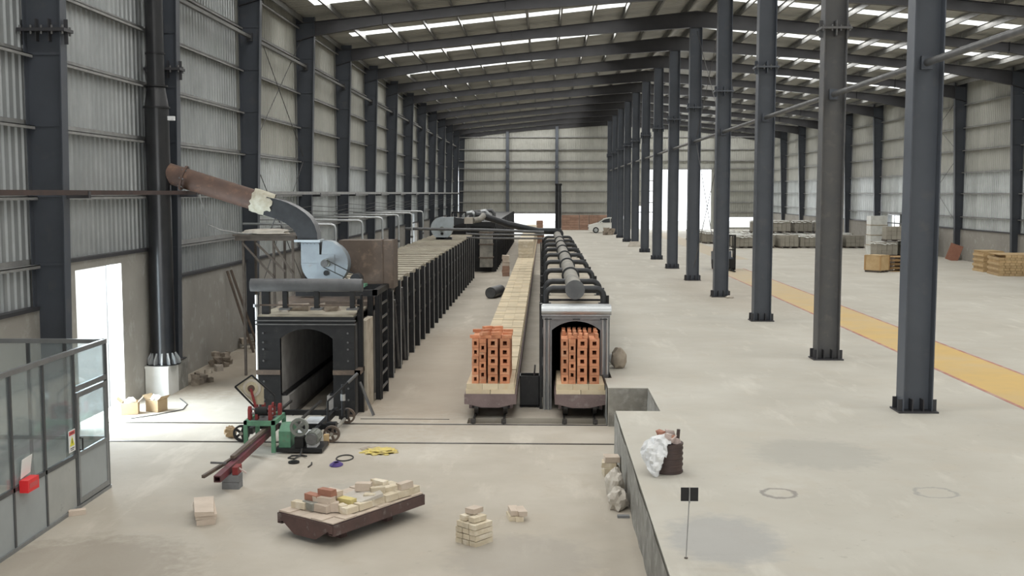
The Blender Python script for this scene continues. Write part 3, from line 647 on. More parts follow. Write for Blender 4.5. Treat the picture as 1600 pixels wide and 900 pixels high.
# ---- centrifugal fan on the left kiln
def fan(t, X, Y, Z, s, flip, ob='fan_paint'):
    """scroll centred at X,Z, depth from Y; local units scaled by s"""
    P = [(-.62, .52), (-.62, .0)] + arc(-.08, .0, .54, PI, PI * 1.5, 8)[1:] + arc(-.02, -.02, .52, PI * 1.5, PI * 2.35, 14) + arc(-.02, .03, .50, PI * .40, PI * .55, 4) + [(-.15, .03), (-.18, .03), (-.18, .52)]
    P = [(X + (-u if flip else u) * s, Z + v * s) for u, v in P]
    MB().prism(P, 'y', Y, Y + .42 * s).build('scroll_casing', ob, t, True)
    c = (X + (.02 if flip else -.02) * s, Z - .0 * s)
    MB().prism([(c[0] + u * s, c[1] + v * s) for u, v in ((-.22, -.26), (.2, -.26), (.2, .2), (-.22, .2))], 'y', Y - .012, Y).build('access_plate', ob, t, True)
    MB().cyl((c[0], Y - .02, c[1] - .0), (c[0], Y - .10, c[1]), .10 * s, 20).build('bearing_housing', 'motor_grey', t, True)
    MB().cyl((c[0], Y - .10, c[1]), (c[0], Y - .24, c[1]), .03 * s, 10).build('shaft', 'steel_grey', t, True)
    pu = MB().cyl((c[0], Y - .20, c[1]), (c[0], Y - .26, c[1]), .085 * s, 20).build('pulley', 'steel_grey', t, True)
    MB().cyl((c[0], Y - .013, c[1] - .24 * s), (c[0], Y - .03, c[1] - .24 * s), .065 * s, 16).build('inspection_hole', 'rubber', t, True)
    return c
f1 = thing('centrifugal_fan', 'pale blue grey centrifugal fan on top of the near left kiln', 'fan', (-5.2, 26, 2.45))
c = fan(f1, -5.16, 25.72, 3.14, 1.0, False, 'fan_paint_dim')
B(-5.78, -5.36, 25.705, 25.72, 3.10, 3.13).box(-4.98, -4.68, 25.705, 25.72, 3.10, 3.13).build('seam_flange', 'fan_paint_dim', f1, True)
B(-5.37, -5.335, 25.73, 26.0, 3.17, 3.60).build('throat_gap_strip', 'pipe_dark', f1, True)  # dark strip painting the shade in the slot beside the outlet
MB().prism([(-4.95, 3.66), (-3.62, 3.66), (-3.62, 2.50), (-4.28, 2.50), (-4.60, 2.85), (-4.95, 2.9)], 'y', 26.15, 26.85).build('inlet_box', 'rust_box', f1, True)
for x in (-3.92, -3.65): B(x, x + .025, 26.13, 26.87, 2.50, 3.675).build('box_rib', 'rust_box', f1, True)
MB().cyl((-4.42, 25.35, 2.78), (-4.42, 25.72, 2.78), .13, 16).build('motor', 'pipe_dark', f1, True); B(-4.62, -4.2, 25.3, 25.74, 2.60, 2.66).build('motor_base', 'paint_green', f1, True)
MB().bar((c[0] + .06, 25.49, c[1] + .08), (-4.40, 25.49, 2.86), .015, .02).bar((c[0] - .03, 25.49, c[1] - .08), (-4.46, 25.49, 2.70), .015, .02).build('belt', 'rubber', f1, True)
B(-5.85, -5.3, 25.7, 26.2, 2.42, 2.64).build('pedestal', 'black_paint', f1, True); B(-4.25, -3.7, 26.2, 26.8, 2.42, 2.50).build('pedestal', 'black_paint', f1, True)
for k in range(6): MB().cyl((-5.80 + k * .09, 25.70, 3.60), (-5.80 + k * .09, 25.67, 3.60), .012, 6).build('bolt', 'steel_grey', f1, True)

# ---- timber scaffold behind the fan
sc = thing('scaffold_stand', 'rough wooden scaffold stand behind the fan', 'scaffold', (-7.3, 28.6, 0))
for y in (28.2, 29.4): B(-8.05, -6.45, y - .06, y + .06, 3.56, 3.68).build('beam', 'wood_dark', sc, True)
for i in range(5): B(-8.1 + .02 * i, -6.4 + .03 * (i % 2), 28.1 + i * .29, 28.34 + i * .29, 3.68, 3.72).build('plank', 'wood_dark', sc, True)
for x in (-7.85, -7.05, -6.55):
    for y in (28.2, 29.4): B(x - .03, x + .03, y - .03, y + .03, 0, 3.56).build('post', 'wood_dark', sc, True)
for a, b in (((-7.85, 28.15, 3.5), (-7.05, 28.15, 2.6)), ((-7.05, 28.15, 3.5), (-6.55, 28.15, 2.7)), ((-7.5, 28.15, 3.5), (-6.75, 28.15, 2.75))): MB().bar(a, b, .04, .05).build('brace', 'wood_dark', sc, True)
tag(MB().add(blob(3, .62, .22, .10, .35, 2.2, 5, -.03).xf(Matrix.Translation((-7.3, 28.3, 3.77))).v, blob(3, .62, .22, .10, .35, 2.2, 5, -.03).f).build('cloth_bundle', 'sack_pale'), 'pale cloth bundle lying on the wooden scaffold', 'cloth')
ss = thing('trestle', 'thin steel trestle propping the duct above the scaffold', 'stand', (-7.0, 28.6, 3.72))
for a, b in (((-7.25, 28.5, 3.72), (-7.02, 28.5, 4.25)), ((-6.8, 28.5, 3.72), (-7.02, 28.5, 4.25)), ((-7.4, 28.5, 4.25), (-6.7, 28.5, 4.25))): MB().bar(a, b, .03, .03).build('bar', 'steel_grey', ss, True)
cb = tag(MB().tube([(-8.48, 26.6, 4.84), (-8.42, 26.65, 4.5), (-8.33, 26.8, 4.02), (-8.1, 27, 3.88), (-7.8, 27.5, 3.78), (-7.65, 27.9, 3.745), (-7.55, 28.3, 3.745)], .022, 8).build('hose', 'girt_steel'), 'sagging grey hose from the wall rail to the scaffold', 'hose')

# ---- left tunnel kiln
k1 = thing('tunnel_kiln', 'long black tunnel kiln with an open arched mouth at the left', 'kiln', (-5.1, 23.06, 0))
KL, KR, KY = -6.15, -4.06, 23.06
AL, AR, SP, TP = -5.67, -4.53, 1.68, 1.89
aw = (AR - AL) / 2; rise = TP - SP; R_ = (aw * aw + rise * rise) / (2 * rise); ac = (AL + AR) / 2; az = TP - R_; th = math.asin(aw / R_)
ARC = [(ac + R_ * math.sin(-th + 2 * th * i / 12), az + R_ * math.cos(-th + 2 * th * i / 12)) for i in range(13)]
B(KL, AL, KY, KY + .12, 0, SP).build('front_pillar', 'black_paint', k1, True); B(AR, KR, KY, KY + .12, 0, SP).build('front_pillar', 'black_paint', k1, True)
MB().prism([(KL, SP), (AL, SP)] + ARC[1:-1] + [(AR, SP), (KR, SP), (KR, 2.15), (KL, 2.15)], 'y', KY, KY + .12).build('front_lintel', 'black_paint', k1, True)
for x0, x1 in ((KL - .03, AL), (AR, KR + .12)): B(x0, x1, KY - .05, KY, .90, 1.0).build('front_band', 'rust_box', k1, True)
B(KR, KR + .12, KY - .05, KY + .6, .90, 1.0).build('side_band', 'rust_box', k1, True)
for z in (1.98, 2.06): B(KL - .03, KR + .04, KY - .05, KY + .01, z, z + .025).build('front_channel', 'steel_grey', k1, True)
for x in (KL + .12, KR - .14):
    for z in (.15, .35, .6, .75, 1.2, 1.45, 1.6, 1.8): MB().cyl((x, KY, z), (x, KY - .025, z), .022, 8).build('bolt', 'steel_grey', k1, True)
B(KL + .02, KR - .02, KY + .02, 24.9, 2.15, 2.19).build('top_deck', 'slab_dirty', k1, True)
# tunnel lining
YE = 42.0
mb = MB(); mb.strip([(AL, KY + .1, .45)] + [(x, KY + .1, z) for x, z in ARC] + [(AR, KY + .1, .45)], [(AL, YE, .45)] + [(x, YE, z) for x, z in ARC] + [(AR, YE, .45)])
mb.build('tunnel_lining', 'kiln_lining', k1, True)
for s, e in ((AL, 1), (AR, -1)):
    B(min(s, s + e * .16), max(s, s + e * .16), KY + .1, YE, 0, .42).build('tunnel_plinth', 'kiln_lining', k1, True)
    B(min(s, s + e * .10), max(s, s + e * .10), KY + .1, YE, .42, .47).build('sand_trough', 'black_paint', k1, True)
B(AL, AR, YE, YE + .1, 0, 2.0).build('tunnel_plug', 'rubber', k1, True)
B(KL, KR, KY + .12, 24.9, 2.0, 2.15).build('roof_fill', 'black_paint', k1, True)
for x in (-5.42, -4.78): B(x - .022, x + .022, KY + .02, YE, 0, .06).build('rail', 'rail_steel', k1, True)
# shell
B(KL, KL + .35, KY + .12, 62, 0, 2.12).build('left_wall', 'black_paint', k1, True); B(KR - .35, KR, KY + .12, 62, 0, 2.12).build('right_wall', 'steel_grey', k1, True)
B(KL, KR, 24.9, 62, 2.0, 2.3).build('roof_bed', 'rust_box', k1, True)
B(KL - .02, KR + .1, 61.9, 62, 0, 2.3).build('rear_wall', 'black_paint', k1, True)
y = 27.6; i = 0
_sl = B(-1.15, 1.08, 0, .63, 0, .12).mesh('roof_slab', 'slab_dirty', False)
while y < 61:
    link('roof_slab', _sl, k1, (0, y - 23.06, 2.30 + .02 * (i % 3))); y += .75; i += 1
# buckstay posts down the right side
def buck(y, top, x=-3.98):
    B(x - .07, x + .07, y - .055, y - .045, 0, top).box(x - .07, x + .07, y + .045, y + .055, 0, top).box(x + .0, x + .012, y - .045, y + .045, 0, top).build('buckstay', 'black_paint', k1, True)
    B(x + .07, x + .082, y - .055, y + .055, 0, top - .01).build('flange_lit_edge', 'girt_steel', k1, True)  # pale strip painting the skylight caught by the outward flange face
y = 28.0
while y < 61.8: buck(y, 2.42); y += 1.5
y = 28.7
while y < 61.8:
    B(-4.05, -3.97, y - .04, y + .04, 0, 2.1).build('side_channel', 'steel_grey' if int(y * 10) % 3 == 0 else 'black_paint', k1, True); y += 1.5
for z in (.95, 1.75): B(-4.06, -3.99, 27.4, 61.5, z, z + .08).build('side_rail', 'black_paint', k1, True)
MB().bar((-3.93, 28.4, 2.0), (-3.93, 29.2, .1), .05, .05).build('raker', 'steel_grey', k1, True); MB().bar((-3.93, 29.9, 2.2), (-3.93, 30.6, .1), .05, .05).build('raker', 'steel_grey', k1, True)
# corner pipe, raised drum over the mouth with its legs, gantry frame and ladder
MB().cyl((KL - .02, KY + .02, 0), (KL - .02, KY + .02, 2.62), .028, 10).build('corner_pipe', 'plastic_white', k1, True)
MB().cyl((KL - .02, KY + .02, 2.36), (KL - .02, KY + .02, 2.42), .07, 12).build('pipe_collar', 'steel_grey', k1, True)
B(KL + .06, KL + .22, KY + .15, KY + .3, 2.15, 2.68).build('corner_post', 'black_paint', k1, True)
MB().cyl((-6.29, 23.12, 2.83), (-3.88, 23.12, 2.83), .14, 24).build('door_drum', 'pipe_grey', k1, True)
for x in (-5.55, -4.87, -4.1):
    B(x - .05, x + .05, 23.06, 23.2, 2.33, 2.70).build('drum_leg', 'black_paint', k1, True); B(x - .12, x + .12, 23.02, 23.24, 2.30, 2.34).build('leg_foot', 'steel_grey', k1, True)
MB().cyl((-6.1, 23.1, 2.40), (-3.95, 23.1, 2.40), .018, 8).build('drum_shaft', 'rust_box', k1, True)
B(-5.6, -3.75, 24.3, 24.42, 2.48, 2.62).build('gantry_beam', 'black_paint', k1, True); B(-5.6, -3.75, 25.9, 26.0, 2.48, 2.62).build('gantry_beam', 'black_paint', k1, True)
B(-3.86, -3.74, 24.3, 26.1, 2.50, 2.62).build('gantry_beam', 'black_paint', k1, True)
for x, y in ((-4.0, 23.5), (-3.98, 24.75), (-3.84, 24.95), (-3.84, 26.05)):
    B(x - .06, x - .05, y - .06, y + .06, 0, 2.5).box(x + .05, x + .06, y - .06, y + .06, 0, 2.5).box(x - .05, x + .05, y - .005, y + .005, 0, 2.5).build('gantry_post', 'black_paint', k1, True)
ld = B(-3.80, -3.76, 25.03, 25.08, 0, 2.5).box(-3.80, -3.76, 26.0, 26.05, 0, 2.5).build('ladder', 'black_paint', k1, True)
for i in range(7): B(-3.80, -3.77, 25.08, 26.0, .22 + i * .33, .27 + i * .33).build('rung', 'steel_grey', ld, True)
B(-4.02, -3.9, 23.65, 24.6, 0, 2.0).build('plastered_side', 'refractory_dusty', k1, True)
MB().bar((-3.98, 23.2, .72), (-3.66, 23.05, .02), .07, .03).build('prop_bar', 'steel_grey', k1, True)
MB().cyl((-4.0, 23.55, 1.7), (-3.98, 23.55, 2.6), .03, 8).build('side_pipe', 'black_paint', k1, True)
for i, (x, y, sx_, sy_, h) in enumerate(((-5.5, 24.0, .5, .3, .16), (-5.05, 24.2, .3, .25, .12), (-4.7, 23.9, .35, .2, .08), (-5.75, 23.75, .2, .2, .12))):
    o = tag(chunk(sx_, sy_, h, .05, 20 + i).build('rubble_lump', 'rubble'), ['largest dusty rubble lump on the near kiln roof behind the drum', 'small rubble lump in the middle of the near kiln roof', 'flat rubble lump at the right of the near kiln roof', 'small rubble lump at the left of the near kiln roof'][i], 'rubble', 'rubble on the kiln roof'); o.location = (x, y, 2.19)

# ---- transfer car standing on the cross rails
tc = thing('transfer_car', 'low dark transfer car with spoked wheels in front of the left kiln', 'cart', (-5, 21.4, 0))
def wheel(t, x, y, r=.16, name='wheel', mt='rust_box', w=.07):
    m = MB(); n = 24                                             # wheel rolling along X, axle along Y
    m.cyl((x, y - w / 2, .015 + r), (x, y + w / 2, .015 + r), .045, 12)
    for k in range(5):
        a = 2 * PI * k / 5; m.bar((x, y, .015 + r), (x + math.cos(a) * r * .8, y, .015 + r + math.sin(a) * r * .8), .045, .03, (0, 1, 0))
    o_, i_ = arc(x, .015 + r, r, 0, 2 * PI, n), arc(x, .015 + r, r * .76, 0, 2 * PI, n)
    for (A, C) in ((o_, o_), (i_, i_)): m.strip([(u, y - w / 2, v) for u, v in A], [(u, y + w / 2, v) for u, v in C])
    for yy in (y - w / 2, y + w / 2): m.strip([(u, yy, v) for u, v in o_], [(u, yy, v) for u, v in i_])
    return m.build(name, mt, t, True)
for x in (-5.83, -4.08):
    for y in (20.54, 22.25): wheel(tc, x, y, mt='black_paint' if x < -5 else 'rust_box')
    MB().cyl((x, 20.5, .175), (x, 22.3, .175), .035, 12).build('axle', 'pipe_dusty', tc, True)
for x in (-5.6, -4.35): B(x - .04, x + .04, 20.35, 22.45, .20, .32).build('side_beam', 'black_paint', tc, True)
for y in (20.75, 22.1): B(-5.75, -4.15, y - .04, y + .04, .22, .32).build('cross_beam', 'black_paint', tc, True)
for y in (20.72, 22.0): B(-4.2, -4.02, y - .09, y + .09, .17, .36).build('axle_box', 'black_paint', tc, True)
for x in (-5.42, -4.78): B(x - .022, x + .022, 20.6, 22.95, .32, .37).build('deck_rail', 'rail_steel', tc, True)
B(-4.95, -4.62, 20.9, 22.6, .05, .08).build('bridge_plate', 'plastic_white', tc, True)
MB().tube([(-4.22, 20.9, .3), (-4.22, 20.9, .74), (-4.1, 21.0, .85), (-3.83, 21.15, 1.10)], .022, 8).build('lever', 'black_paint', tc, True)
MB().cyl((-3.86, 21.13, 1.07), (-3.68, 21.23, 1.24), .03, 10).build('lever_grip', 'steel_grey', tc, True)
MB().cyl((-4.05, 21.6, .3), (-4.05, 21.6, .95), .035, 8).build('stake', 'black_paint', tc, True); MB().cyl((-4.05, 21.6, .62), (-4.05, 21.6, .75), .05, 8).build('stake_collar', 'bright_steel', tc, True)

# ---- car pusher machine
pm = thing('car_pusher', 'green framed car pusher with red clamps, pulley and motor', 'machine', (-5.2, 20, 0))
GX0, GX1, GY0, GY1, GZ = -5.5, -4.93, 19.52, 20.4, .56
for x in (GX0 + .03, GX1 - .03):
    for y in (GY0 + .03, GY1 - .03): B(x - .035, x + .035, y - .035, y + .035, .04, GZ).build('leg', 'paint_green', pm, True)
for y in (GY0, GY1 - .06): B(GX0, GX1, y, y + .06, GZ - .02, GZ + .07).build('top_bar', 'paint_green', pm, True)
for x in (GX0, GX1 - .06): B(x, x + .06, GY0, GY1, GZ - .02, GZ + .07).build('top_bar', 'paint_green', pm, True)
B(GX0 + .05, GX1 - .05, GY0 + .05, GY1 - .05, GZ, GZ + .02).build('top_plate', 'steel_grey', pm, True)
def lug(x, y, h, w=.05, d=.14): MB().prism([(y - d / 2, GZ + .05), (y + d / 2, GZ + .05), (y + d / 2, GZ + h * .8), (y + d * .25, GZ + h), (y - d * .25, GZ + h), (y - d / 2, GZ + h * .8)], 'x', x - w / 2, x + w / 2).build('clamp_lug', 'paint_red', pm, True)
for x, y, h in ((-5.44, 19.75, .30), (-5.32, 19.8, .28), (-5.06, 19.75, .32), (-4.98, 20.15, .28), (-5.44, 20.2, .3), (-5.3, 20.2, .28), (-5.1, 20.15, .3)): lug(x, y, h)
for z in (.72, .80): MB().cyl((-5.42, 19.8, z), (-5.02, 19.8, z), .022, 10).build('cross_shaft', 'bright_steel', pm, True)
MB().cyl((-5.34, 19.8, .76), (-5.12, 19.8, .76), .085, 16).build('roller', 'rubber', pm, True)
# tilted hand wheel in a diamond frame
hub = Vector((-5.46, 20.0, 1.16))
dm = [(-5.78, 1.18), (-5.46, 1.40), (-5.04, 1.02), (-5.44, .86)]
MB().bar((-5.78, 20.0, 1.18), (-5.46, 20.0, 1.40), .03, .03, (0, 1, 0)).bar((-5.46, 20.0, 1.40), (-5.04, 20.0, 1.02), .03, .025, (0, 1, 0)).bar((-5.78, 20.0, 1.18), (-5.42, 20.0, .80), .03, .03, (0, 1, 0)).bar((-5.04, 20, 1.02), (-5.04, 20, .82), .02, .02).build('diamond_frame', 'black_paint', pm, True)
MB().prism([(-5.76, 1.18), (-5.46, 1.385), (-5.25, 1.20), (-5.25, .84), (-5.43, .84)], 'y', 20.03, 20.045).build('back_board', 'gear_cream', pm, True)
MB().cyl(hub + Vector((0, -.01, 0)), hub + Vector((0, .03, 0)), .17, 26).build('gear_disc', 'sack_pale', pm, True)
MB().cyl(hub + Vector((0, -.045, 0)), hub + Vector((0, -.01, 0)), .12, 26).build('gear_ring', 'gear_cream', pm, True)
MB().cyl(hub + Vector((0, -.08, 0)), hub + Vector((0, -.04, 0)), .065, 18).build('gear_hub', 'rust', pm, True)
MB().bar(hub + Vector((0, -.09, 0)), (-5.36, 19.86, .82), .04, .03, (0, 1, 0)).build('red_lever', 'paint_red', pm, True)
# belt pulley, gearbox, motor and base at the right
py, pz, px = 19.95, .50, -4.50
MB().prism([(19.7, .06), (20.3, .06), (20.3, .46), (19.95, .52), (19.7, .40)], 'x', -4.90, -4.68).build('gear_case', 'paint_green', pm, True)
m = MB(); o_, i_ = arc(px, pz, .17, 0, 2 * PI, 24), arc(px, pz, .12, 0, 2 * PI, 24)
for A in (o_, i_): m.strip([(u, 19.60, v) for u, v in A], [(u, 19.68, v) for u, v in A])
for yy in (19.60, 19.68): m.strip([(u, yy, v) for u, v in o_], [(u, yy, v) for u, v in i_])
for k in range(4):
    a = PI / 4 + PI / 2 * k; m.bar((px, 19.64, pz), (px + math.cos(a) * .13, 19.64, pz + math.sin(a) * .13), .05, .04, (0, 1, 0))
m.cyl((px, 19.58, pz), (px, 19.9, pz), .04, 12); m.build('belt_pulley', 'motor_grey', pm, True)
MB().cyl((-4.28, 19.68, .27), (-4.28, 20.05, .27), .125, 20).build('motor', 'motor_grey', pm, True); MB().cyl((-4.28, 19.62, .27), (-4.28, 19.68, .27), .10, 20).build('motor_cap', 'steel_grey', pm, True)
for k in range(10):
    a = 2 * PI * k / 10; MB().bar((-4.28 + .13 * math.cos(a), 19.72, .27 + .13 * math.sin(a)), (-4.28 + .13 * math.cos(a), 20.0, .27 + .13 * math.sin(a)), .012, .02).build('cooling_fin', 'motor_grey', pm, True)
B(-4.38, -4.2, 19.72, 20.0, .10, .16).build('motor_foot', 'plastic_white', pm, True); B(-4.95, -4.08, 19.62, 20.25, .03, .10).build('base_plate', 'black_paint', pm, True)
B(-4.6, -4.44, 19.66, 19.9, .10, .30).build('belt_guard', 'rubber', pm, True)
# long pusher beams reaching forward to the grey block
b0, b1 = (-5.16, 16.75, .33), (-5.12, 20.35, .40)
MB().bar(b0, b1, .11, .02).bar((b0[0] - .05, b0[1], b0[2] - .04), (b1[0] - .05, b1[1], b1[2] - .04), .012, .10).bar((b0[0] + .05, b0[1], b0[2] - .04), (b1[0] + .05, b1[1], b1[2] - .04), .012, .10).bar((b0[0], b0[1], b0[2] - .09), (b1[0], b1[1], b1[2] - .09), .11, .015).build('pusher_beam', 'paint_maroon', pm, True)
MB().bar((-5.16, 17.6, .43), (-5.12, 20.3, .47), .07, .05).build('rack', 'rust_box', pm, True)
MB().bar((-5.45, 16.95, .27), (-5.2, 17.9, .36), .05, .05).build('thin_beam', 'rust_box', pm, True)
MB().bar((-5.45, 17.35, .40), (-5.2, 17.4, .38), .03, .03).build('cross_pin', 'steel_grey', pm, True)
B(-5.05, -4.96, 17.2, 17.45, .235, .36).build('clip', 'paint_red', pm, True); MB().bar((-5.0, 17.3, .35), (-4.85, 17.32, .24), .03, .02).build('clip_tail', 'pinkish', pm, True)
gb = thing('concrete_block', 'grey concrete blocks propping up the red pusher beam', 'block', (-5.08, 17.3, 0))
for z in (0, .118): B(-.14, .14, -.11, .11, z, z + .112).build('block', 'block_grey', gb)

# ================================================================== RIGHT KILN AND KILN CARS
k2 = thing('drying_kiln', 'grey fronted tunnel kiln with pipe manifold on its roof', 'kiln', (.72, 23.9, 0))
K0, K1X, KF, KT = -.02, 1.46, 23.9, 2.06
a0, a1, sp, tp = .18, 1.25, 1.78, 1.98
aw = (a1 - a0) / 2; rise = tp - sp; R_ = (aw * aw + rise * rise) / (2 * rise); ac = (a0 + a1) / 2; az = tp - R_; th = math.asin(aw / R_)
AR2 = [(ac + R_ * math.sin(-th + 2 * th * i / 12), az + R_ * math.cos(-th + 2 * th * i / 12)) for i in range(13)]
B(K0 + .04, a0, KF, KF + .1, 0, sp).build('front_pillar', 'kiln_front', k2, True); B(a1, K1X - .03, KF, KF + .1, 0, sp).build('front_pillar', 'kiln_front', k2, True)
MB().prism([(K0 + .04, sp), (a0, sp)] + AR2[1:-1] + [(a1, sp), (K1X - .03, sp), (K1X - .03, KT), (K0 + .04, KT)], 'y', KF, KF + .1).build('front_lintel', 'kiln_front', k2, True)
B(K0 - .03, K1X + .02, KF - .12, KF + .25, KT + .06, KT + .28).build('header_box', 'bright_steel', k2, True)
B(K0 - .01, K1X + .0, KF - .06, KF + .05, KT - .03, KT + .06).build('header_rail', 'kiln_front', k2, True)
MB().cyl((K0 - .03, KF - .12, KT + .17), (K1X + .02, KF - .12, KT + .17), .10, 20).build('header_roll', 'bright_steel', k2, True)
for x in (.02, .11, K1X - .16, K1X - .06): MB().cyl((x, KF - .04, 0 if x < 1 else .8), (x, KF - .04, KT), .028, 10).build('guide_pipe', 'bright_steel', k2, True)
for x in (.1, .72, 1.32): B(x - .08, x + .08, KF - .08, KF - .06, KT - .04, KT - .02).build('hanger', 'black_paint', k2, True)
B(-.09, -.03, KF + .05, KF + .2, 0, KT + .3).build('corner_post', 'black_paint', k2, True)
KE = 64.0
mb = MB(); mb.strip([(a0, KF + .1, 0)] + [(x, KF + .1, z) for x, z in AR2] + [(a1, KF + .1, 0)], [(a0, 40, 0)] + [(x, 40, z) for x, z in AR2] + [(a1, 40, 0)]); mb.build('tunnel_lining', 'black_paint', k2, True)
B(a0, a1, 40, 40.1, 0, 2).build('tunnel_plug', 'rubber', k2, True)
B(K0, K0 + .18, KF + .1, KE, 0, KT).build('left_wall', 'steel_grey', k2, True); B(K1X - .19, K1X, KF + .1, KE, 0, KT).build('right_wall', 'steel_grey', k2, True)
B(K0, K1X, KF + .1, KE, KT, KT + .12).build('roof_bed', 'black_paint', k2, True)
_sl2 = B(-.68, .68, 0, .93, 0, .06).mesh('roof_slab', 'refractory_dusty', False)
y = KF + .3; i = 0
while y < KE - 1: link('roof_slab', _sl2, k2, (0, y - 23.9, KT + .12)); y += 1.0; i += 1
y = 25.4
while y < KE: B(K0 - .08, K0, y - .04, y + .04, 0, KT + .2).build('buckstay', 'black_paint', k2, True); B(K1X, K1X + .06, y - .04, y + .04, .8, KT + .2).build('buckstay', 'black_paint', k2, True); y += 2.0
for z in (.9, 1.6): B(K0 - .05, K0, KF + .2, KE, z, z + .06).build('side_rail', 'steel_grey', k2, True)
# roof manifold: main pipe with collars and paired elbows
mz = 2.58
MB().cyl((.72, 25.0, mz), (.72, 58, mz), .19, 26).build('manifold_pipe', 'pipe_dusty', k2, True)
MB().cyl((.72, 24.97, mz), (.72, 25.02, mz), .225, 26).build('blank_flange', 'pipe_grey', k2, True)
for y in (29.3, 33.5, 37.7, 42, 46.2, 50.4): MB().cyl((.72, y - .05, mz), (.72, y + .05, mz), .24, 26).build('collar', 'pipe_dark', k2, True)
y = 25.3
while y < 57:
    for s in (-1, 1):
        xe = .72 + s * .70
        pts = [(.72 + s * .15, y, mz + .0), (xe - s * .20, y, mz + .0)] + [(xe - s * .20 + s * .17 * math.sin(a), y, mz - .17 + .17 * math.cos(a)) for a in (PI / 8, PI / 4, PI * 3 / 8, PI / 2)] + [(xe - s * .03, y, KT + .1)]
        MB().tube(pts, .072, 14).build('branch_elbow', 'pipe_dark', k2, True)
        B(xe - s * .03 - .12, xe - s * .03 + .12, y - .12, y + .12, KT + .16, KT + .19).build('elbow_flange', 'black_paint', k2, True)
        B(xe - s * .03 + s * .1 - .03, xe - s * .03 + s * .1 + .03, y - .03, y + .03, KT + .15, KT + .36).build('valve_stub', 'rubber', k2, True)
    MB().bar((.06, y + .35, KT + .22), (1.40, y + .35, KT + .22), .03, .05).build('tie_bar', 'black_paint', k2, True)
    y += 2.05 if y < 26 else 4.0 if y > 33 else 3.9
ch = thing('flue_chimney', 'slim black flue rising from the far end of the right kiln', 'chimney', (.78, 58.6, 2.2))
MB().cyl((.78, 58.6, 2.2), (.78, 58.6, 5.28), .165, 20).build('flue', 'black_gloss', ch, True); MB().cyl((.78, 58.1, 2.62), (.78, 58.3, 2.62), .27, 22).build('inlet_disc', 'pipe_dark', ch, True)
MB().cyl((.78, 58.6, 5.2), (.78, 58.6, 5.3), .19, 20).build('rim', 'black_paint', ch, True); B(.5, 1.06, 58.3, 58.9, 2.18, 2.3).build('base', 'black_paint', ch, True)
tag(MB().cyl((-.14, 51, 0), (-.14, 51, 2.5), .035, 10).build('pipe_post', 'steel_grey'), 'thin upright pipe post beside the right kiln', 'pipe')
tag(MB().tube([(.9, 58.4, 2.75), (-.3, 58, 2.78), (-1.9, 57.5, 3.15), (-3.2, 57.0, 3.62), (-3.6, 56.9, 3.66)], .17, 16).build('link_pipe', 'pipe_dark'), 'dark pipe sloping over the gap between the two kilns', 'pipe')
for i, (z, y) in enumerate(((2.98, 54.0), (2.72, 54.4), (2.52, 54.8))):
    tag(MB().tube([(-6.9 if i == 0 else -3.9, y, z + .05), (-3, y, z), (0, y, z - .12 if i == 0 else z)], .045 if i else .07, 8).build('service_pipe', 'pipe_grey' if i == 0 else 'steel_grey'), ['thickest and highest service pipe crossing between the kilns', 'middle thin service pipe crossing between the kilns', 'lowest thin service pipe crossing between the kilns'][i], 'pipe', 'pipes between the kilns')

# second fan, further along the left kiln
f2 = thing('centrifugal_fan', 'pale grey centrifugal fan further back on the left kiln', 'fan', (-5.2, 55.5, 2.42))
P = arc(-5.2, 3.02, .56, PI * .42, PI * 1.92, 22) + [(-4.62, 3.1), (-4.58, 3.16), (-4.58, 3.58)]
MB().prism(P, 'y', 55.3, 55.8).build('scroll_casing', 'fan_paint', f2, True); B(-5.45, -4.95, 55.28, 55.3, 2.72, 3.3).build('access_plate', 'fan_paint', f2, True)
MB().cyl((-5.18, 55.3, 2.98), (-5.18, 55.1, 2.98), .12, 18).build('bearing_housing', 'motor_grey', f2, True); MB().cyl((-5.18, 55.3, 2.74), (-5.18, 55.26, 2.74), .075, 14).build('inspection_hole', 'rubber', f2, True)
MB().prism([(-4.58, 3.16), (-4.58, 3.58), (-4.05, 3.50), (-4.05, 3.28)], 'y', 55.32, 55.78).build('outlet_cone', 'pipe_dark', f2, True)
B(-4.05, -3.62, 55.35, 55.75, 3.24, 3.56).build('outlet_sleeve', 'sack_pale', f2, True); B(-5.5, -4.7, 55.3, 55.8, 2.42, 2.55).build('pedestal', 'black_paint', f2, True)
MB().tube([(-3.62, 55.55, 3.4), (-3.3, 55.9, 3.45), (-3.15, 56.5, 3.6), (-3.2, 57, 3.62)], .15, 12).build('outlet_pipe', 'pipe_dusty', f2, True)
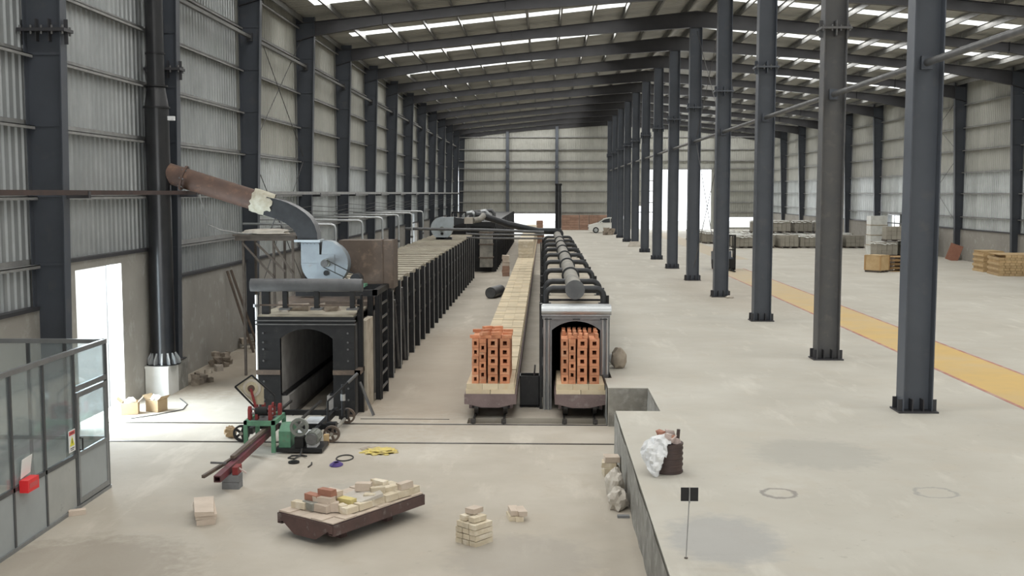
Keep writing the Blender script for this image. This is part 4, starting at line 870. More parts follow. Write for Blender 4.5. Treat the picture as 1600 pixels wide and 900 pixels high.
# far kiln section with its grey downcomer
k3 = thing('far_kiln', 'taller black kiln section at the far end of the left kiln', 'kiln', (-4.3, 66, 0))
B(-6.3, -3.05, 66.4, 108, 0, 2.95).build('body', 'black_paint', k3, True)
y = 66.5
while y < 108: B(-3.05, -2.9, y - .1, y + .1, 0, 3.0).build('buckstay', 'black_paint', k3, True); y += 2.0
B(-6.35, -2.95, 66.2, 66.4, 2.75, 3.05).build('front_lintel', 'black_paint', k3, True)
for x in (-6.2, -4.6, -3.1): B(x - .1, x + .1, 66.2, 66.4, 0, 2.75).build('front_post', 'black_paint', k3, True)
B(-3.85, -3.1, 65.2, 66.1, .35, 2.6).build('downcomer', 'pipe_dusty', k3, True)
for z in (.9, 1.7, 2.4): B(-3.9, -3.05, 65.15, 66.12, z, z + .06).build('duct_band', 'rust_box', k3, True)
for i, y in enumerate((68, 70.5, 73, 75.5)):
    MB().tube([(-5.0 + i * .28, y, 3.0), (-5.0 + i * .28, y, 3.35), (-4.8 + i * .28, y, 3.55), (-4.5 + i * .28, y, 3.6), (-4.3 + i * .28, y, 3.4), (-4.3 + i * .28, y, 3.0)], .14, 10).build('roof_pipe', 'pipe_grey' if i % 2 else 'bright_steel', k3, True)
for x in (-5.4, -4.6): B(x - .04, x + .04, 64, 64.1, 2.42, 3.7).build('roof_frame', 'black_paint', k3, True)
B(-5.4, -4.6, 64, 64.1, 3.62, 3.7).build('roof_frame', 'black_paint', k3, True)
# air pipes: out from the left wall, then straight down behind the kiln
for n, y in enumerate((33.8, 38.8, 43.7, 48.6, 53.5, 58.4)):
    t = thing('air_pipe', '%s thin grey air pipe bending down behind the left kiln' % ORD[n], 'pipe', (-6.5, y, 0), 0, 'air pipes behind the left kiln')
    MB().tube([(-9.4, y, 3.84), (-6.62, y, 3.82), (-6.53, y, 3.78), (-6.5, y, 3.70), (-6.5, y, 0)], .04, 10).build('pipe', 'bright_steel', t, True)
    MB().cyl((-6.5, y, 2.6), (-6.5, y, 2.7), .06, 10).build('coupling', 'steel_grey', t, True)
for z in (3.95, 4.1, 4.3):
    tag(MB().tube([(-8.97, 34.2 + 3.975 * i, z - .10 * math.sin(PI * (i % 2) / 1 * .5)) for i in range(20)], .012, 5).build('cable', 'cable'), {3.95: 'lowest of three thin cables strung along the left wall columns', 4.1: 'middle of three thin cables strung along the left wall columns', 4.3: 'highest of three thin cables strung along the left wall columns'}[z], 'cable', 'cables on the left wall')

# ---- kiln cars
CW, CL = 1.08, 1.90
def kiln_car(label, loc, rz=0, group=None, wheels=True, tiles=True):
    RC = 'rust_car_dusty' if wheels else 'rust_car'
    t = thing('kiln_car', label, 'cart', loc, rz, group); z0 = .33 if wheels else .17
    h = CW / 2; zt = z0 + (.21 if wheels else .15)
    for s in (-1, 1): MB().box(s * h - .012, s * h + .012, 0, CL, z0, zt).box(min(s * h, s * (h - .08)), max(s * h, s * (h - .08)), 0, CL, z0, z0 + .015).box(min(s * h, s * (h - .08)), max(s * h, s * (h - .08)), 0, CL, zt - .015, zt).build('side_channel', RC, t)
    zl = z0 - .06 if wheels else .07
    if wheels:
        for y in (0, CL): MB().prism([(-h, zt), (h, zt), (h, z0), (h - .05, z0), (h - .36, z0 - .07), (-h + .36, z0 - .07), (-h + .05, z0), (-h, z0)], 'y', y - .01, y + .01).build('end_plate', RC, t)
    for y in () if wheels else (0, CL): MB().prism([(-h, zt), (h, zt), (h, z0 + .03), (h - .06, z0 + .03), (h - .1, zt - .10), (h - .33, zl), (-h + .33, zl), (-h + .1, zt - .10), (-h + .06, z0 + .03), (-h, z0 + .03)], 'y', y - .01, y + .01).build('end_plate', RC, t)
    B(-h + .01, h - .01, .01, CL - .01, zt - .02, zt + .01).build('bed_plate', RC, t)
    if wheels:
        for x in (-.32, .32):
            for y in (.4, CL - .4): MB().cyl((x - .035, y, .05 + .14), (x + .035, y, .05 + .14), .14, 18).cyl((x - .05 * (1 if x > 0 else -1), y, .19), (x - .03 * (1 if x > 0 else -1), y, .19), .165, 18).build('wheel', 'rail_steel', t)
        for y in (.4, CL - .4): MB().cyl((-.42, y, .19), (.42, y, .19), .03, 10).build('axle', 'rail_steel', t)
        for x in (-.44, .44):
            B(x - .03, x + .03, .3, CL - .3, .18, zt - .02).build('axle_guard', RC, t)
    if tiles:                                       # two courses of refractory blocks
        for i in range(5):
            for s in range(2): B(-h + .02 + s * (h - .015), -.005 + s * (h - .015), .01 + i * (CL - .02) / 5, (i + 1) * (CL - .02) / 5, zt + .01, zt + .10).build('refractory_block', 'refractory', t)
        n = 4
        for i in range(n):
            for s in range(3): B(-h + .035 + s * (CW - .07) / 3, -h + .03 + (s + 1) * (CW - .07) / 3, .03 + i * (CL - .06) / n, .025 + (i + 1) * (CL - .06) / n, zt + .10, zt + .22).build('deck_tile', 'refractory', t)
    return t
X1, X2 = -1.13, .79
KCY = 22.78
carA = kiln_car('kiln car loaded with orange bricks on the open track between kilns', (X1, KCY, 0))
carB = copytree(carA); carB.location = (X2, KCY, 0); carB['label'] = 'kiln car loaded with orange bricks in the mouth of the right kiln'
n = 0; y = KCY + CL + .06
GQ = 'kiln cars queued between the kilns'
while y < 66:
    c = copytree(carA); c.location = (X1, y, 0); c['group'] = GQ
    c['label'] = '%s empty cream decked kiln car behind the brick loaded one' % ORD[n]; n += 1; y += CL + .06
far0 = None; n = 0
while y < 102:
    if far0 is None:
        far0 = copytree(carA); c = far0
        for lay in range(5):
            for j in range(4):
                r = random.Random(lay * 9 + j); hh = .26
                B(-.46 + r.uniform(-.02, .02), .46 + r.uniform(-.02, .02), .08 + j * .45, .48 + j * .45, .77 + lay * hh * .8, .77 + (lay + 1) * hh * .8 - .01).build('brick_course', 'brick_cream', c)
    else: c = copytree(far0)
    c.location = (X1, y, 0); c['group'] = 'far loaded kiln cars'; c['label'] = '%s kiln car of the far row piled with pale bricks between the kilns' % ORD[n]; n += 1; y += CL + .06
cbx = thing('steel_bin', 'dark open steel bin on the floor between the kiln car and right kiln', 'bin', (-.31, 24.3, 0))
for q in ((-.22, .22, -.2, -.185), (-.22, .22, .185, .2), (-.22, -.205, -.2, .2), (.205, .22, -.2, .2)): B(*q, .04, .72).build('side', 'black_paint', cbx)
B(-.22, .22, -.2, .2, .03, .06).build('bottom', 'black_paint', cbx)
for x in (-.19, .19):
    for y in (-.17, .17): B(x - .02, x + .02, y - .02, y + .02, 0, .04).build('foot', 'black_paint', cbx)
MB().cyl((.05, 0, .06), (.12, -.05, .95), .02, 8).build('tool_shaft', 'steel_grey', cbx)
hp = tag(MB().cyl((-2.42, 49.3, .26), (-2.05, 50.8, .26), .26, 22, caps=False).cyl((-2.42, 49.31, .26), (-2.05, 50.79, .26), .235, 22).build('pipe_offcut', 'pipe_grey'), 'short grey pipe lying on the floor left of the queued cars', 'pipe')
# hollow bricks on the two front cars
def hollow(w, h, d, hw, hh, ox=0):
    m = MB(); x0, x1, z0, z1 = -w / 2, w / 2, 0, h; a, b, c_, e = ox - hw / 2, ox + hw / 2, h / 2 - hh / 2, h / 2 + hh / 2
    O = [(x0, z0), (x1, z0), (x1, z1), (x0, z1)]; I = [(a, c_), (b, c_), (b, e), (a, e)]
    vs = [(x, 0, z) for x, z in O + I] + [(x, d, z) for x, z in O + I]; fs = []
    for k in range(4):
        j = (k + 1) % 4
        fs += [(k, j, 4 + j, 4 + k), (8 + j, 8 + k, 12 + k, 12 + j), (k, 8 + k, 8 + j, j), (4 + k, 4 + j, 12 + j, 12 + k)]
    return m.add(vs, fs)
h1, h2 = hollow(.143, .188, .26, .06, .085).mesh('hollow_brick', 'brick_orange', False), hollow(.206, .188, .26, .085, .09).mesh('hollow_brick', 'brick_orange', False)
tooth = B(-.035, .035, 0, .22, 0, .10).mesh('top_brick', 'brick_orange', False); capb = B(-.105, .105, 0, .105, 0, .065).mesh('top_brick', 'brick_orange', False)
solid = B(-.073, .073, 0, .26, 0, .092).mesh('half_brick', 'brick_orange', False)
rr = random.Random(4)
for car, cx, lab in ((0, X1 + .03, 'the open track car'), (1, X2 + .01, 'the right kiln car')):
    G_ = 'hollow bricks on ' + lab; cr_ = ['bottom', 'second', 'third', 'fourth', 'fifth']
    for row in range(6):
        y0 = KCY + .09 + row * .29
        for ci, (dx, me, off) in enumerate(((-.35, h1, 0), (-.195, h1, .094), (.02, h2, 0), (.275, h2, 0))):
            z = .76; cn = ['leftmost', 'second', 'third', 'rightmost'][ci]
            back = 'behind the front row ' if row else 'in the front '
            if off: tag(link('half_brick', solid, None, (cx + dx, y0, z)), 'half height brick under the second column %son %s' % (back, lab), 'brick', G_ + ', half bricks'); z += .094
            for lay in range(5 if not off else 4):
                l_ = 'orange hollow brick, %s course, %s column in the front face on %s' % (cr_[lay], cn, lab) if row == 0 else 'orange hollow brick stacked behind the front face on ' + lab
                tag(link('hollow_brick', me, None, (cx + dx + rr.uniform(-.004, .004), y0 + rr.uniform(-.008, .008), z)), l_, 'brick', G_ + (', front' if row == 0 else ', behind')); z += .192
            if off: tag(link('half_brick', solid, None, (cx + dx, y0, z)), 'half height brick topping the second column %son %s' % (back, lab), 'brick', G_ + ', half bricks')
    for row in range(3):
        for k in range(7):
            if rr.random() < .12 or (car == 0 and k > 3): continue
            zt = .76 + 5 * .192 + .002
            me, rz_ = (capb, rr.uniform(-.12, .12)) if car == 0 else (tooth, rr.uniform(-.08, .08))
            xx = cx - .36 + (k * .115 if car else k * .225)
            rn = ['front', 'middle', 'rear'][row]
            tag(link('top_brick', me, None, (xx, KCY + .14 + row * .5, zt), rz_), 'small brick %s from left in the %s row atop %s' % (ORD[k], rn, lab), 'brick', G_ + ', top')
            if car == 0 and k in (1, 2):
                tag(link('top_brick', capb, None, (xx + .02, KCY + .14 + row * .5, zt + .068), rz_ + .6), 'brick laid crosswise %s in the %s row highest on %s' % (['left', 'right'][k - 1], rn, lab), 'brick', G_ + ', crown')

# ================================================================== FOREGROUND
fc = kiln_car('rusty kiln car without wheels piled with loose bricks in the foreground', (0, 0, 0), 0, None, False, False)
for y in (.45, 1.4): B(-.3, .3, y - .06, y + .06, 0, .17).build('skid', 'rust_car', fc)
n = 7
for i in range(8):
    for s in range(5):
        B(-.53 + s * .212, -.53 + (s + 1) * .212 - .006, .015 + i * .234, .015 + (i + 1) * .234 - .006, .328, .342 + .012 * ((i * 5 + s) % 3 == 0) + (.02 if s == 0 and i > 2 else 0)).build('deck_tile', 'brick_pink', fc)
# front-left corner at (-3.66,14.62), front-right (-2.79,14.0); long side heads to (-1.82,15.62)
fang = math.atan2(-.62, .92)
FO = Vector((-3.285, 14.58, 0)); fc.location = FO; fc.rotation_euler[2] = fang
def oncar(u, v, z): 
    c, s = math.cos(fang), math.sin(fang); return (FO.x + u * c - v * s, FO.y + u * s + v * c, z)
ZD = .355
LB = [  # u across (-.54..+.54), v along (0..1.9), z, length, width, height, rotation, material, description
 (-.36, .26, 0, .23, .11, .08, .1, 'brick_cream', 'cream brick at the front left corner of the pile'),
 (-.20, .30, 0, .23, .11, .09, -.2, 'brick_grey', 'grey brick under the front red brick'),
 (-.14, .52, 0, .24, .115, .08, .05, 'brick_cream', 'cream brick under the rear red brick'),
 (.0, .32, 0, .28, .12, .085, .05, 'brick_pink', 'broad pale slab brick at the front of the pile'),
 (-.03, .40, .085, .29, .13, .07, .2, 'brick_pink', 'pale slab brick lying on the broad front one'),
 (-.22, .38, .09, .24, .115, .075, .0, 'brick_red', 'dull red brick at the front left of the pile'),
 (-.03, .46, .155, .24, .115, .075, .1, 'brick_red', 'red brick topmost at the front of the pile'),
 (-.10, .66, .08, .24, .115, .10, -.05, 'brick_pink', 'brownish brick standing behind the red ones'),
 (.13, .42, 0, .15, .12, .10, .7, 'brick_pink', 'small pinkish half brick before the yellow one'),
 (.24, .48, 0, .16, .11, .08, -.3, 'brick_cream', 'cream half brick right of the pinkish one'),
 (.16, .66, .02, .24, .12, .095, .05, 'brick_yellow', 'yellow brick in the middle of the pile'),
 (.36, .50, 0, .22, .12, .07, 1.5, 'brick_cream', 'first cream brick of the right edge row'),
 (.38, .76, 0, .24, .12, .075, 1.55, 'brick_cream', 'second cream brick of the right edge row'),
 (.38, 1.02, 0, .24, .11, .08, 1.6, 'brick_cream', 'third cream brick of the right edge row'),
 (.40, 1.28, 0, .24, .12, .08, 1.57, 'brick_cream', 'fourth cream brick of the right edge row'),
 (.41, 1.54, 0, .24, .12, .08, 1.5, 'brick_cream', 'fifth cream brick of the right edge row'),
 (.42, 1.76, 0, .22, .11, .08, 1.6, 'brick_cream', 'last cream brick of the right edge row'),
 (.05, 1.12, .10, .22, .11, .10, .5, 'brick_pink', 'pale brick tipped on the grey slab'),
 (-.05, 1.28, .02, .23, .11, .09, .2, 'brick_cream', 'cream brick left of the rear heap'),
 (.10, 1.40, .10, .24, .115, .085, .0, 'brick_cream', 'cream brick topmost of the rear heap'),
 (.10, 1.38, 0, .30, .24, .10, .1, 'brick_pink', 'thick pale brick under the rear heap'),
 (.26, 1.18, .06, .20, .11, .10, 1.0, 'brick_cream', 'cream brick leaning at the rear heap'),
 (.30, 1.40, 0, .22, .12, .14, 1.3, 'brick_cream', 'tall cream brick of the rear heap'),
 (.12, 1.68, 0, .24, .12, .10, -.2, 'brick_cream', 'cream brick at the back edge of the pile'),
 (.29, 1.68, .0, .24, .11, .09, .1, 'brick_cream', 'cream brick at the back right corner'),
 (.40, 1.62, .08, .24, .11, .08, 1.5, 'brick_pink', 'upper pale brick at the back right corner'),
 (-.12, 1.55, 0, .28, .2, .05, .2, 'brick_pink', 'flat pale tile at the back of the pile'),
 (.30, .98, .05, .16, .1, .07, .4, 'brick_cream', 'broken cream brick piece beside the grey slab'),
]
for i, (u, v, z, l, w, h, r, mt, d) in enumerate(LB):
    o = tag(chunk(l * 1.04, w * 1.04, h * 1.22, .007, 100 + i).build('loose_brick', mt), d + ' on the foreground kiln car', 'brick', 'loose bricks on the foreground kiln car'); o.location = oncar(u, v, ZD + z * 1.22); o.rotation_euler[2] = fang + r
sl = tag(MB().prism([(-.30, -.22), (.24, -.26), (.34, .10), (.05, .30), (-.26, .18)], 'z', 0, .045).build('stone_slab', 'sack_pale'), 'large grey brown broken slab lying tilted on the foreground kiln car', 'slab'); sl.location = oncar(.14, .98, ZD + .07); sl.rotation_euler = (.14, -.10, fang)
# brick stacks on the floor
s1 = [(-5.0, 15.63, 0, .28, .72, .085, .33), (-5.02, 15.66, .085, .30, .80, .06, .36), (-5.02, 15.63, .145, .28, .80, .06, .31)]
for i, (x, y, z, a, b, c_, r) in enumerate(s1):
    o = tag(chunk(a, b, c_, .01, 300 + i).build('refractory_slab', 'brick_pink'), ['lowest slab of the small stack left of the foreground kiln car', 'middle slab of the small stack left of the foreground kiln car', 'topmost slab of the small stack left of the foreground kiln car'][i], 'brick', 'slab stack'); o.location = (x, y, z); o.rotation_euler[2] = r
ba = .85
def pilebrick(i, u, v, z, l, w, h, r, lab, mt='brick_cream'):
    c, s = math.cos(ba), math.sin(ba)
    o = tag(chunk(l, w, h, .003, 400 + i).build('fire_brick', mt), lab, 'brick', 'fire bricks stacked on the floor'); o.location = (-.95 + u * c - v * s, 14.64 + u * s + v * c, z); o.rotation_euler[2] = ba + r
k = 0
for lay in range(5):
    for v in (-.125, .0, .125) if lay < 4 else (-.06, .1):
        kind = ['left', 'middle', 'right'][int((v + .125) / .12)] if lay < 4 else ('lower' if v < 0 else 'upper')
        pilebrick(k, rr.uniform(-.012, .012), v, lay * .078, .34 if lay < 4 else .23, .116, .068, rr.uniform(-.035, .035), '%s brick in the %s course of the tall cream brick stack' % (kind, ['lowest', 'second', 'third', 'fourth', 'top'][lay])); k += 1
pilebrick(k, .07, .07, .39, .2, .16, .07, .1, 'single brick on the very top of the tall cream brick stack', 'brick_pink'); k += 1
for i, (x, y, z, r) in enumerate(((-.47, 15.75, 0, 1.75), (-.36, 15.72, 0, 1.7), (-.44, 15.76, .078, 1.72), (-.33, 15.72, .078, 1.8))):
    o = tag(chunk(.30, .12, .074, .008, 500 + i).build('fire_brick', 'brick_pink' if i > 1 else 'brick_cream'), ['lower left', 'lower right', 'upper left', 'upper right'][i] + ' brick of the small low stack right of the tall one', 'brick', 'small brick stack'); o.location = (x, y, z); o.rotation_euler[2] = r
o = tag(chunk(.085, .10, .21, .004, 7).build('brick', 'wood_pale'), 'single tan brick standing upright by the transfer car wheel', 'brick'); o.location = (-4.14, 20.33, 0)
# floor litter
tag(MB().tube([(-3.6 + .15 * math.cos(a), 19.3 + .22 * math.sin(a), .012) for a in [i * PI / 12 for i in range(24)]], .012, 6, True).build('hose_ring', 'cable'), 'black hose ring lying on the floor beside the yellow sheet', 'hose')
pc = MB()
for j in range(4): pc.tube([(-3.66 + (.11 - .018 * j) * math.cos(a) , 18.8 + (.15 - .02 * j) * math.sin(a), .012 + .012 * j) for a in [i * PI / 10 for i in range(20)]], .012, 6, True)
tag(pc.build('cable_coil', 'purple'), 'small purple cable coil on the floor', 'cable')
ysht = blob(4, .30, .27, .045, .5, 3.0, 9, 0); tag(ysht.xf(Matrix.Translation((-3.05, 19.85, .0))).build('yellow_sheet', 'yellow_sheet'), 'crumpled yellow plastic sheet on the floor', 'sheet')
tag(blob(3, .17, .15, .03, .4, 3, 2, 0).xf(Matrix.Translation((-3.28, 20.05, .0))).build('dark_rag', 'sack'), 'dark brown rag beside the yellow sheet', 'rag')
tag(MB().tube([(-4.45, 19.6, .10), (-4.42, 19.35, .04), (-4.5, 19.2, .015), (-4.62, 19.25, .015), (-4.6, 19.42, .015), (-4.4, 19.45, .015), (-4.30, 19.3, .04)], .016, 6).build('motor_cable', 'cable'), 'black cable trailing from the pusher motor', 'cable')
tag(MB().cyl((-4.45, 18.95, 0), (-4.45, 18.95, .03), .10, 18).cyl((-4.45, 18.95, .03), (-4.45, 18.95, .045), .06, 14).build('disc_weight', 'black_paint'), 'flat black disc on the floor below the pusher', 'disc')
tag(MB().tube([(-4.13, 18.95, .01), (-4.1, 18.8, .012), (-4.12, 18.62, .012)], .014, 6).build('bolt_rod', 'rail_steel'), 'short steel rod lying on the floor right of the black disc', 'rod')
tag(MB().tube([(-8.5, 24.9, .012), (-8.1, 24.2, .012), (-8.0, 23.6, .012), (-8.4, 23, .012), (-8.8, 22.6, .012)], .010, 6).build('floor_cable', 'rod'), 'thin cable curving over the bright floor near the white block', 'cable')
tag(blob(3, .13, .1, .13, .6, 3, 14, -.1, True).xf(Matrix.Translation((-6.15, 20.9, .11))).build('crumpled_paper', 'cardboard'), 'crumpled brown paper behind the pusher machine', 'paper')
# cartons and rubble by the left wall
for i, (x, y, a, r) in enumerate(((-9.02, 23.2, .34, .25), (-8.55, 23.5, .32, -.35))):
    t = thing('carton', ['yellowish open cardboard carton near the doorway', 'brown open cardboard carton with white paper in it'][i], 'carton', (x, y, 0), r, 'cartons at the doorway')
    for q in ((-a / 2, a / 2, -a / 2, -a / 2 + .012), (-a / 2, a / 2, a / 2 - .012, a / 2)): B(q[0], q[1], q[2], q[3], 0, .26).build('wall', 'cardboard', t)
    for s in (-1, 1): B(s * a / 2 - .006, s * a / 2 + .006, -a / 2, a / 2, 0, .26).build('wall', 'cardboard', t)
    B(-a / 2, a / 2, -a / 2, a / 2, 0, .012).build('bottom', 'cardboard', t)
    for s in (-1, 1): MB().add([(s * a / 2, -a / 2, .26), (s * a / 2, a / 2, .26), (s * (a / 2 + .1), a / 2, .36), (s * (a / 2 + .1), -a / 2, .36)], [(0, 1, 2, 3)]).build('flap', 'cardboard', t)
    blob(3, a * .4, a * .4, .12, .5, 3, i + 3, None, True).xf(Matrix.Translation((0, 0, .24))).build('crumpled_lining', 'plastic_white', t)
for i, (x, y, n_, lab) in enumerate(((-8.55, 27.1, 9, 'rubble heap beside the stack foundation'), (-9.0, 29.8, 14, 'wider rubble heap against the plastered left wall'), (-9.1, 33.3, 8, 'rubble heap at the foot of the leaning bars'))):
    t = thing('rubble_heap', lab, 'rubble', (x, y, 0), 0, 'rubble heaps')
    for j in range(n_):
        r = random.Random(i * 50 + j); a = r.uniform(.12, .26)
        c = chunk(a, a * r.uniform(.6, 1), a * .7, .03, i * 50 + j).xf(Matrix.Rotation(r.uniform(0, 3), 4, 'Z')).build('chunk', 'rubble', t); c.location = (r.uniform(-.3, .3), r.uniform(-.3, .3) + .0, .14 * (j % 3) if j > 2 else 0)
for i, (q, w) in enumerate((((-8.75, 32.3, 0), (-9.38, 31.9, 2.5)), ((-8.7, 32.75, 0), (-9.38, 32.3, 2.5)))):
    tag(MB().bar(q, w, .06, .06).build('leaning_bar', 'rust_box'), ['left of two dark bars leaning on the plastered wall', 'right of two dark bars leaning on the plastered wall'][i], 'bar', 'leaning bars')
# at the foot of the platform
for i, (x, y, z, r) in enumerate(((1.14, 18.25, 0, .1), (1.16, 18.15, .09, 0), (1.12, 18.2, .18, -.1), (1.16, 18.2, .27, .05))):
    o = tag(chunk(.25, .3, .085, .008, 600 + i).build('brick', 'brick_cream' if i < 3 else 'brick_pink'), ['lowest', 'second', 'third', 'topmost'][i] + ' brick of the stack against the platform side', 'brick', 'bricks against the platform'); o.location = (x, y, z); o.rotation_euler[2] = r
tag(blob(3, .15, .30, .30, .50, 1.5, 31, -.17, True).xf(Matrix.Translation((1.13, 16.95, .17))).build('crumpled_sack', 'sack_pale', smooth=False), 'crumpled pale paper sack at the foot of the platform', 'sack')
tag(blob(3, .16, .26, .20, .50, 1.6, 37, -.13, True).xf(Matrix.Translation((1.14, 16.35, .13))).build('crumpled_sack', 'sack_pale', smooth=False), 'smaller torn sack lying nearest the camera below the platform', 'sack')
tag(B(1.1, 1.28, 15.8, 15.88, 0, .035).build('grey_offcut', 'block_grey'), 'small dark grey offcut on the floor below the platform edge', 'offcut')
# on the platform
dm_ = thing('drum', 'brown ribbed drum topped with debris on the platform', 'drum', (1.80, 15.45, ZP))
MB().cyl((0, 0, 0), (0, 0, .42), .20, 28, caps=True).build('shell', 'drum_brown', dm_)
for z in (.02, .12, .2, .28, .36, .42): MB().cyl((0, 0, z - .012), (0, 0, z + .012), .21, 28).build('rib', 'drum_brown', dm_)
t = thing('debris', 'pinkish debris heaped in the top of the brown drum', 'debris', (1.80, 15.45, ZP + .42))
for j in range(9):
    r = random.Random(j + 70); c = chunk(.12, .09, .08, .02, j + 70).xf(Matrix.Rotation(r.uniform(0, 3), 4, 'Z')).build('piece', 'pinkish' if j % 4 else 'brick_red', t); c.location = (r.uniform(-.12, .12), r.uniform(-.12, .12), .0 + .04 * (j % 3))
MB().cyl((.13, 0, .05), (.14, 0, .20), .025, 8).build('bottle_neck', 'drum_brown', t)
# white plastic sack draped over the drum's side
ctl = [(1.80, 15.46, .56, .13), (1.70, 15.34, .565, .17), (1.60, 15.25, .53, .20), (1.545, 15.18, .40, .21), (1.53, 15.13, .26, .17), (1.55, 15.10, .13, .11), (1.57, 15.07, .02, .03)]
vs = []; NU, NV = 24, 18
for a in range(NU + 1):
    q = a / NU * (len(ctl) - 1); k = min(int(q), len(ctl) - 2); f_ = q - k
    cxx, cyy, czz, ww = [ctl[k][e] * (1 - f_) + ctl[k + 1][e] * f_ for e in range(4)]
    for b in range(NV + 1):
        v = b / NV * 2 - 1; p = Vector((cxx + v * ww * .83, cyy - v * ww * .55 + abs(v) * .05, czz - abs(v) ** 2 * .07 * (1 if a < 14 else 0)))
        n_ = (noise.turbulence(p * 9, 3, True) - .6) * .09
        p += Vector((-.5, -.75, .4)) * n_; p.z = max(p.z, .012); vs.append((p.x, p.y, ZP + p.z))
fs = [(a * (NV + 1) + b, (a + 1) * (NV + 1) + b, (a + 1) * (NV + 1) + b + 1, a * (NV + 1) + b + 1) for a in range(NU) for b in range(NV)]
nv = len(vs); mb = MB(); mb.v = vs + [(x + .008, y + .012, z - .006) for x, y, z in vs]; mb.f = fs + [tuple(nv + i for i in f[::-1]) for f in fs]
tag(mb.build('plastic_sack', 'plastic_white', ang=25), 'crumpled white plastic sack draped over the brown drum', 'sack')
sp_ = thing('small_sign', 'small black square sign on a thin pole on the platform', 'sign', (1.57, 11.7, ZP))
MB().cyl((0, 0, 0), (.03, 0, .78), .006, 8).build('pole', 'girt_steel', sp_); B(-.065, .125, .01, .022, .64, .79).build('plate', 'rubber', sp_); MB().cyl((0, 0, 0), (0, 0, .012), .02, 10).build('foot', 'wood_dark', sp_); B(.022, .036, .0, .012, .62, .79).build('clamp', 'girt_steel', sp_)
tag(blob(3, .19, .20, .27, .35, 1.8, 77, -.22, True).xf(Matrix.Translation((1.72, 24.75, ZP + .22))).build('jute_sack', 'sack'), 'brown sack standing at the corner of the right kiln', 'sack')
tag(blob(3, .1, .1, .14, .4, 2.5, 78, -.1, True).xf(Matrix.Translation((1.62, 25.3, ZP + .13))).build('plastic_bag', 'plastic_white'), 'small white plastic bag behind the brown sack', 'bag')
tag(blob(3, .16, .12, .07, .5, 3, 79, -.03, True).xf(Matrix.Translation((7.1, 41.6, ZP + .035))).build('cloth_scrap', 'sack_pale'), 'pale cloth scrap at the foot of the fourth central column', 'cloth')

# ================================================================== FAR RIGHT HALL
# forklift behind the fourth column
fl = thing('forklift', 'black forklift half hidden behind the fourth central column', 'forklift', (9.4, 57.2, ZP), 0)
for x in (-.42, .42): B(x - .05, x + .05, -1.0, -.88, .05, 1.85).build('mast_rail', 'rubber', fl)
for z in (.25, 1.05, 1.78): B(-.42, .42, -.98, -.9, z, z + .07).build('mast_bar', 'rubber', fl)
B(-.46, .46, -1.05, -1.0, .15, .62).build('fork_carriage', 'rubber', fl)
for x in (-.25, .25): MB().box(x - .05, x + .05, -2.0, -1.02, .03, .07).box(x - .05, x + .05, -1.08, -1.03, .03, .6).build('fork', 'rubber', fl)
MB().prism([(-.8, .25), (1.0, .25), (1.1, .9), (.4, .95), (.3, .55), (-.5, .55), (-.75, .7)], 'x', -.48, .48).build('chassis', 'column_paint', fl)
for x in (-.4, .4):
    for y in (-.5, .6): MB().cyl((x - .09, y, .26), (x + .09, y, .26), .26, 18).build('wheel', 'rubber', fl)
    MB().bar((x, -.55, .6), (x, -.4, 1.8), .05, .05).build('guard_post', 'rubber', fl); MB().bar((x, .8, .9), (x, .6, 1.8), .05, .05).build('guard_post', 'rubber', fl)
for i in range(5): B(-.42, .42, -.42 + i * .24, -.37 + i * .24, 1.78, 1.82).build('roof_bar', 'rubber', fl)
B(-.25, .25, .0, .4, .56, .66).build('seat', 'rubber', fl); B(-.25, .25, .36, .46, .66, 1.1).build('seat_back', 'rubber', fl); MB().cyl((0, -.35, .6), (0, -.2, 1.0), .02, 8).build('steering_column', 'rubber', fl)
# pallet loads of grey stone blocks
def load_mesh(w, d, h, nx, ny, nz, seed):
    m = MB(); r = random.Random(seed)
    for i in range(nx):
        for j in range(ny):
            for k in range(nz):
                if 0 < i < nx - 1 and 0 < j < ny - 1 and k < nz - 1: continue
                e = .012
                m.box(-w / 2 + i * w / nx + e, -w / 2 + (i + 1) * w / nx - e + r.uniform(0, .01), -d / 2 + j * d / ny + e, -d / 2 + (j + 1) * d / ny - e, .12 + k * (h - .12) / nz + .006, .12 + (k + 1) * (h - .12) / nz - .004)
    return m.mesh('block_load', 'block_stone', False)
def pal_mesh(w, d):
    m = MB()
    for i in range(3): m.box(-w / 2 + i * (w - .1) / 2, -w / 2 + i * (w - .1) / 2 + .1, -d / 2, d / 2, 0, .09)
    for j in range(6): m.box(-w / 2, w / 2, -d / 2 + j * d / 6, -d / 2 + j * d / 6 + d / 8, .09, .115)
    return m.mesh('pallet', 'wood_dark', False)
LM, PM_ = load_mesh(1.32, 1.25, .92, 4, 4, 3, 1), pal_mesh(1.35, 1.28)
def sheet_mesh(w, d, h, seed):
    m = MB(); n = 10; vs = []
    for i in range(n + 1):
        for j in range(n + 1):
            u, v = i / n - .5, j / n - .5
            e = max(abs(u), abs(v)); z = h + .012 + .02 * noise.noise(Vector((u * 7, v * 7, seed)))
            if e > .46: z -= .13 + .1 * noise.noise(Vector((u * 9, v * 9, seed + 3)))
            vs.append((u * (w + .05), v * (d + .05), z))
    return m.add(vs, [(i * (n + 1) + j, (i + 1) * (n + 1) + j, (i + 1) * (n + 1) + j + 1, i * (n + 1) + j + 1) for i in range(n) for j in range(n)]).mesh('plastic_cover', 'white_wrap')
SH = [sheet_mesh(1.34, 1.27, .92, s) for s in range(3)]
LB2 = []
for i, x in enumerate((14.5, 16.15, 17.75, 19.35, 21.0, 22.6)): LB2.append((x, 80.1 + .25 * (i % 2), ZP, '%s from the left in the front row of grey block pallets' % ORD[i], 0))
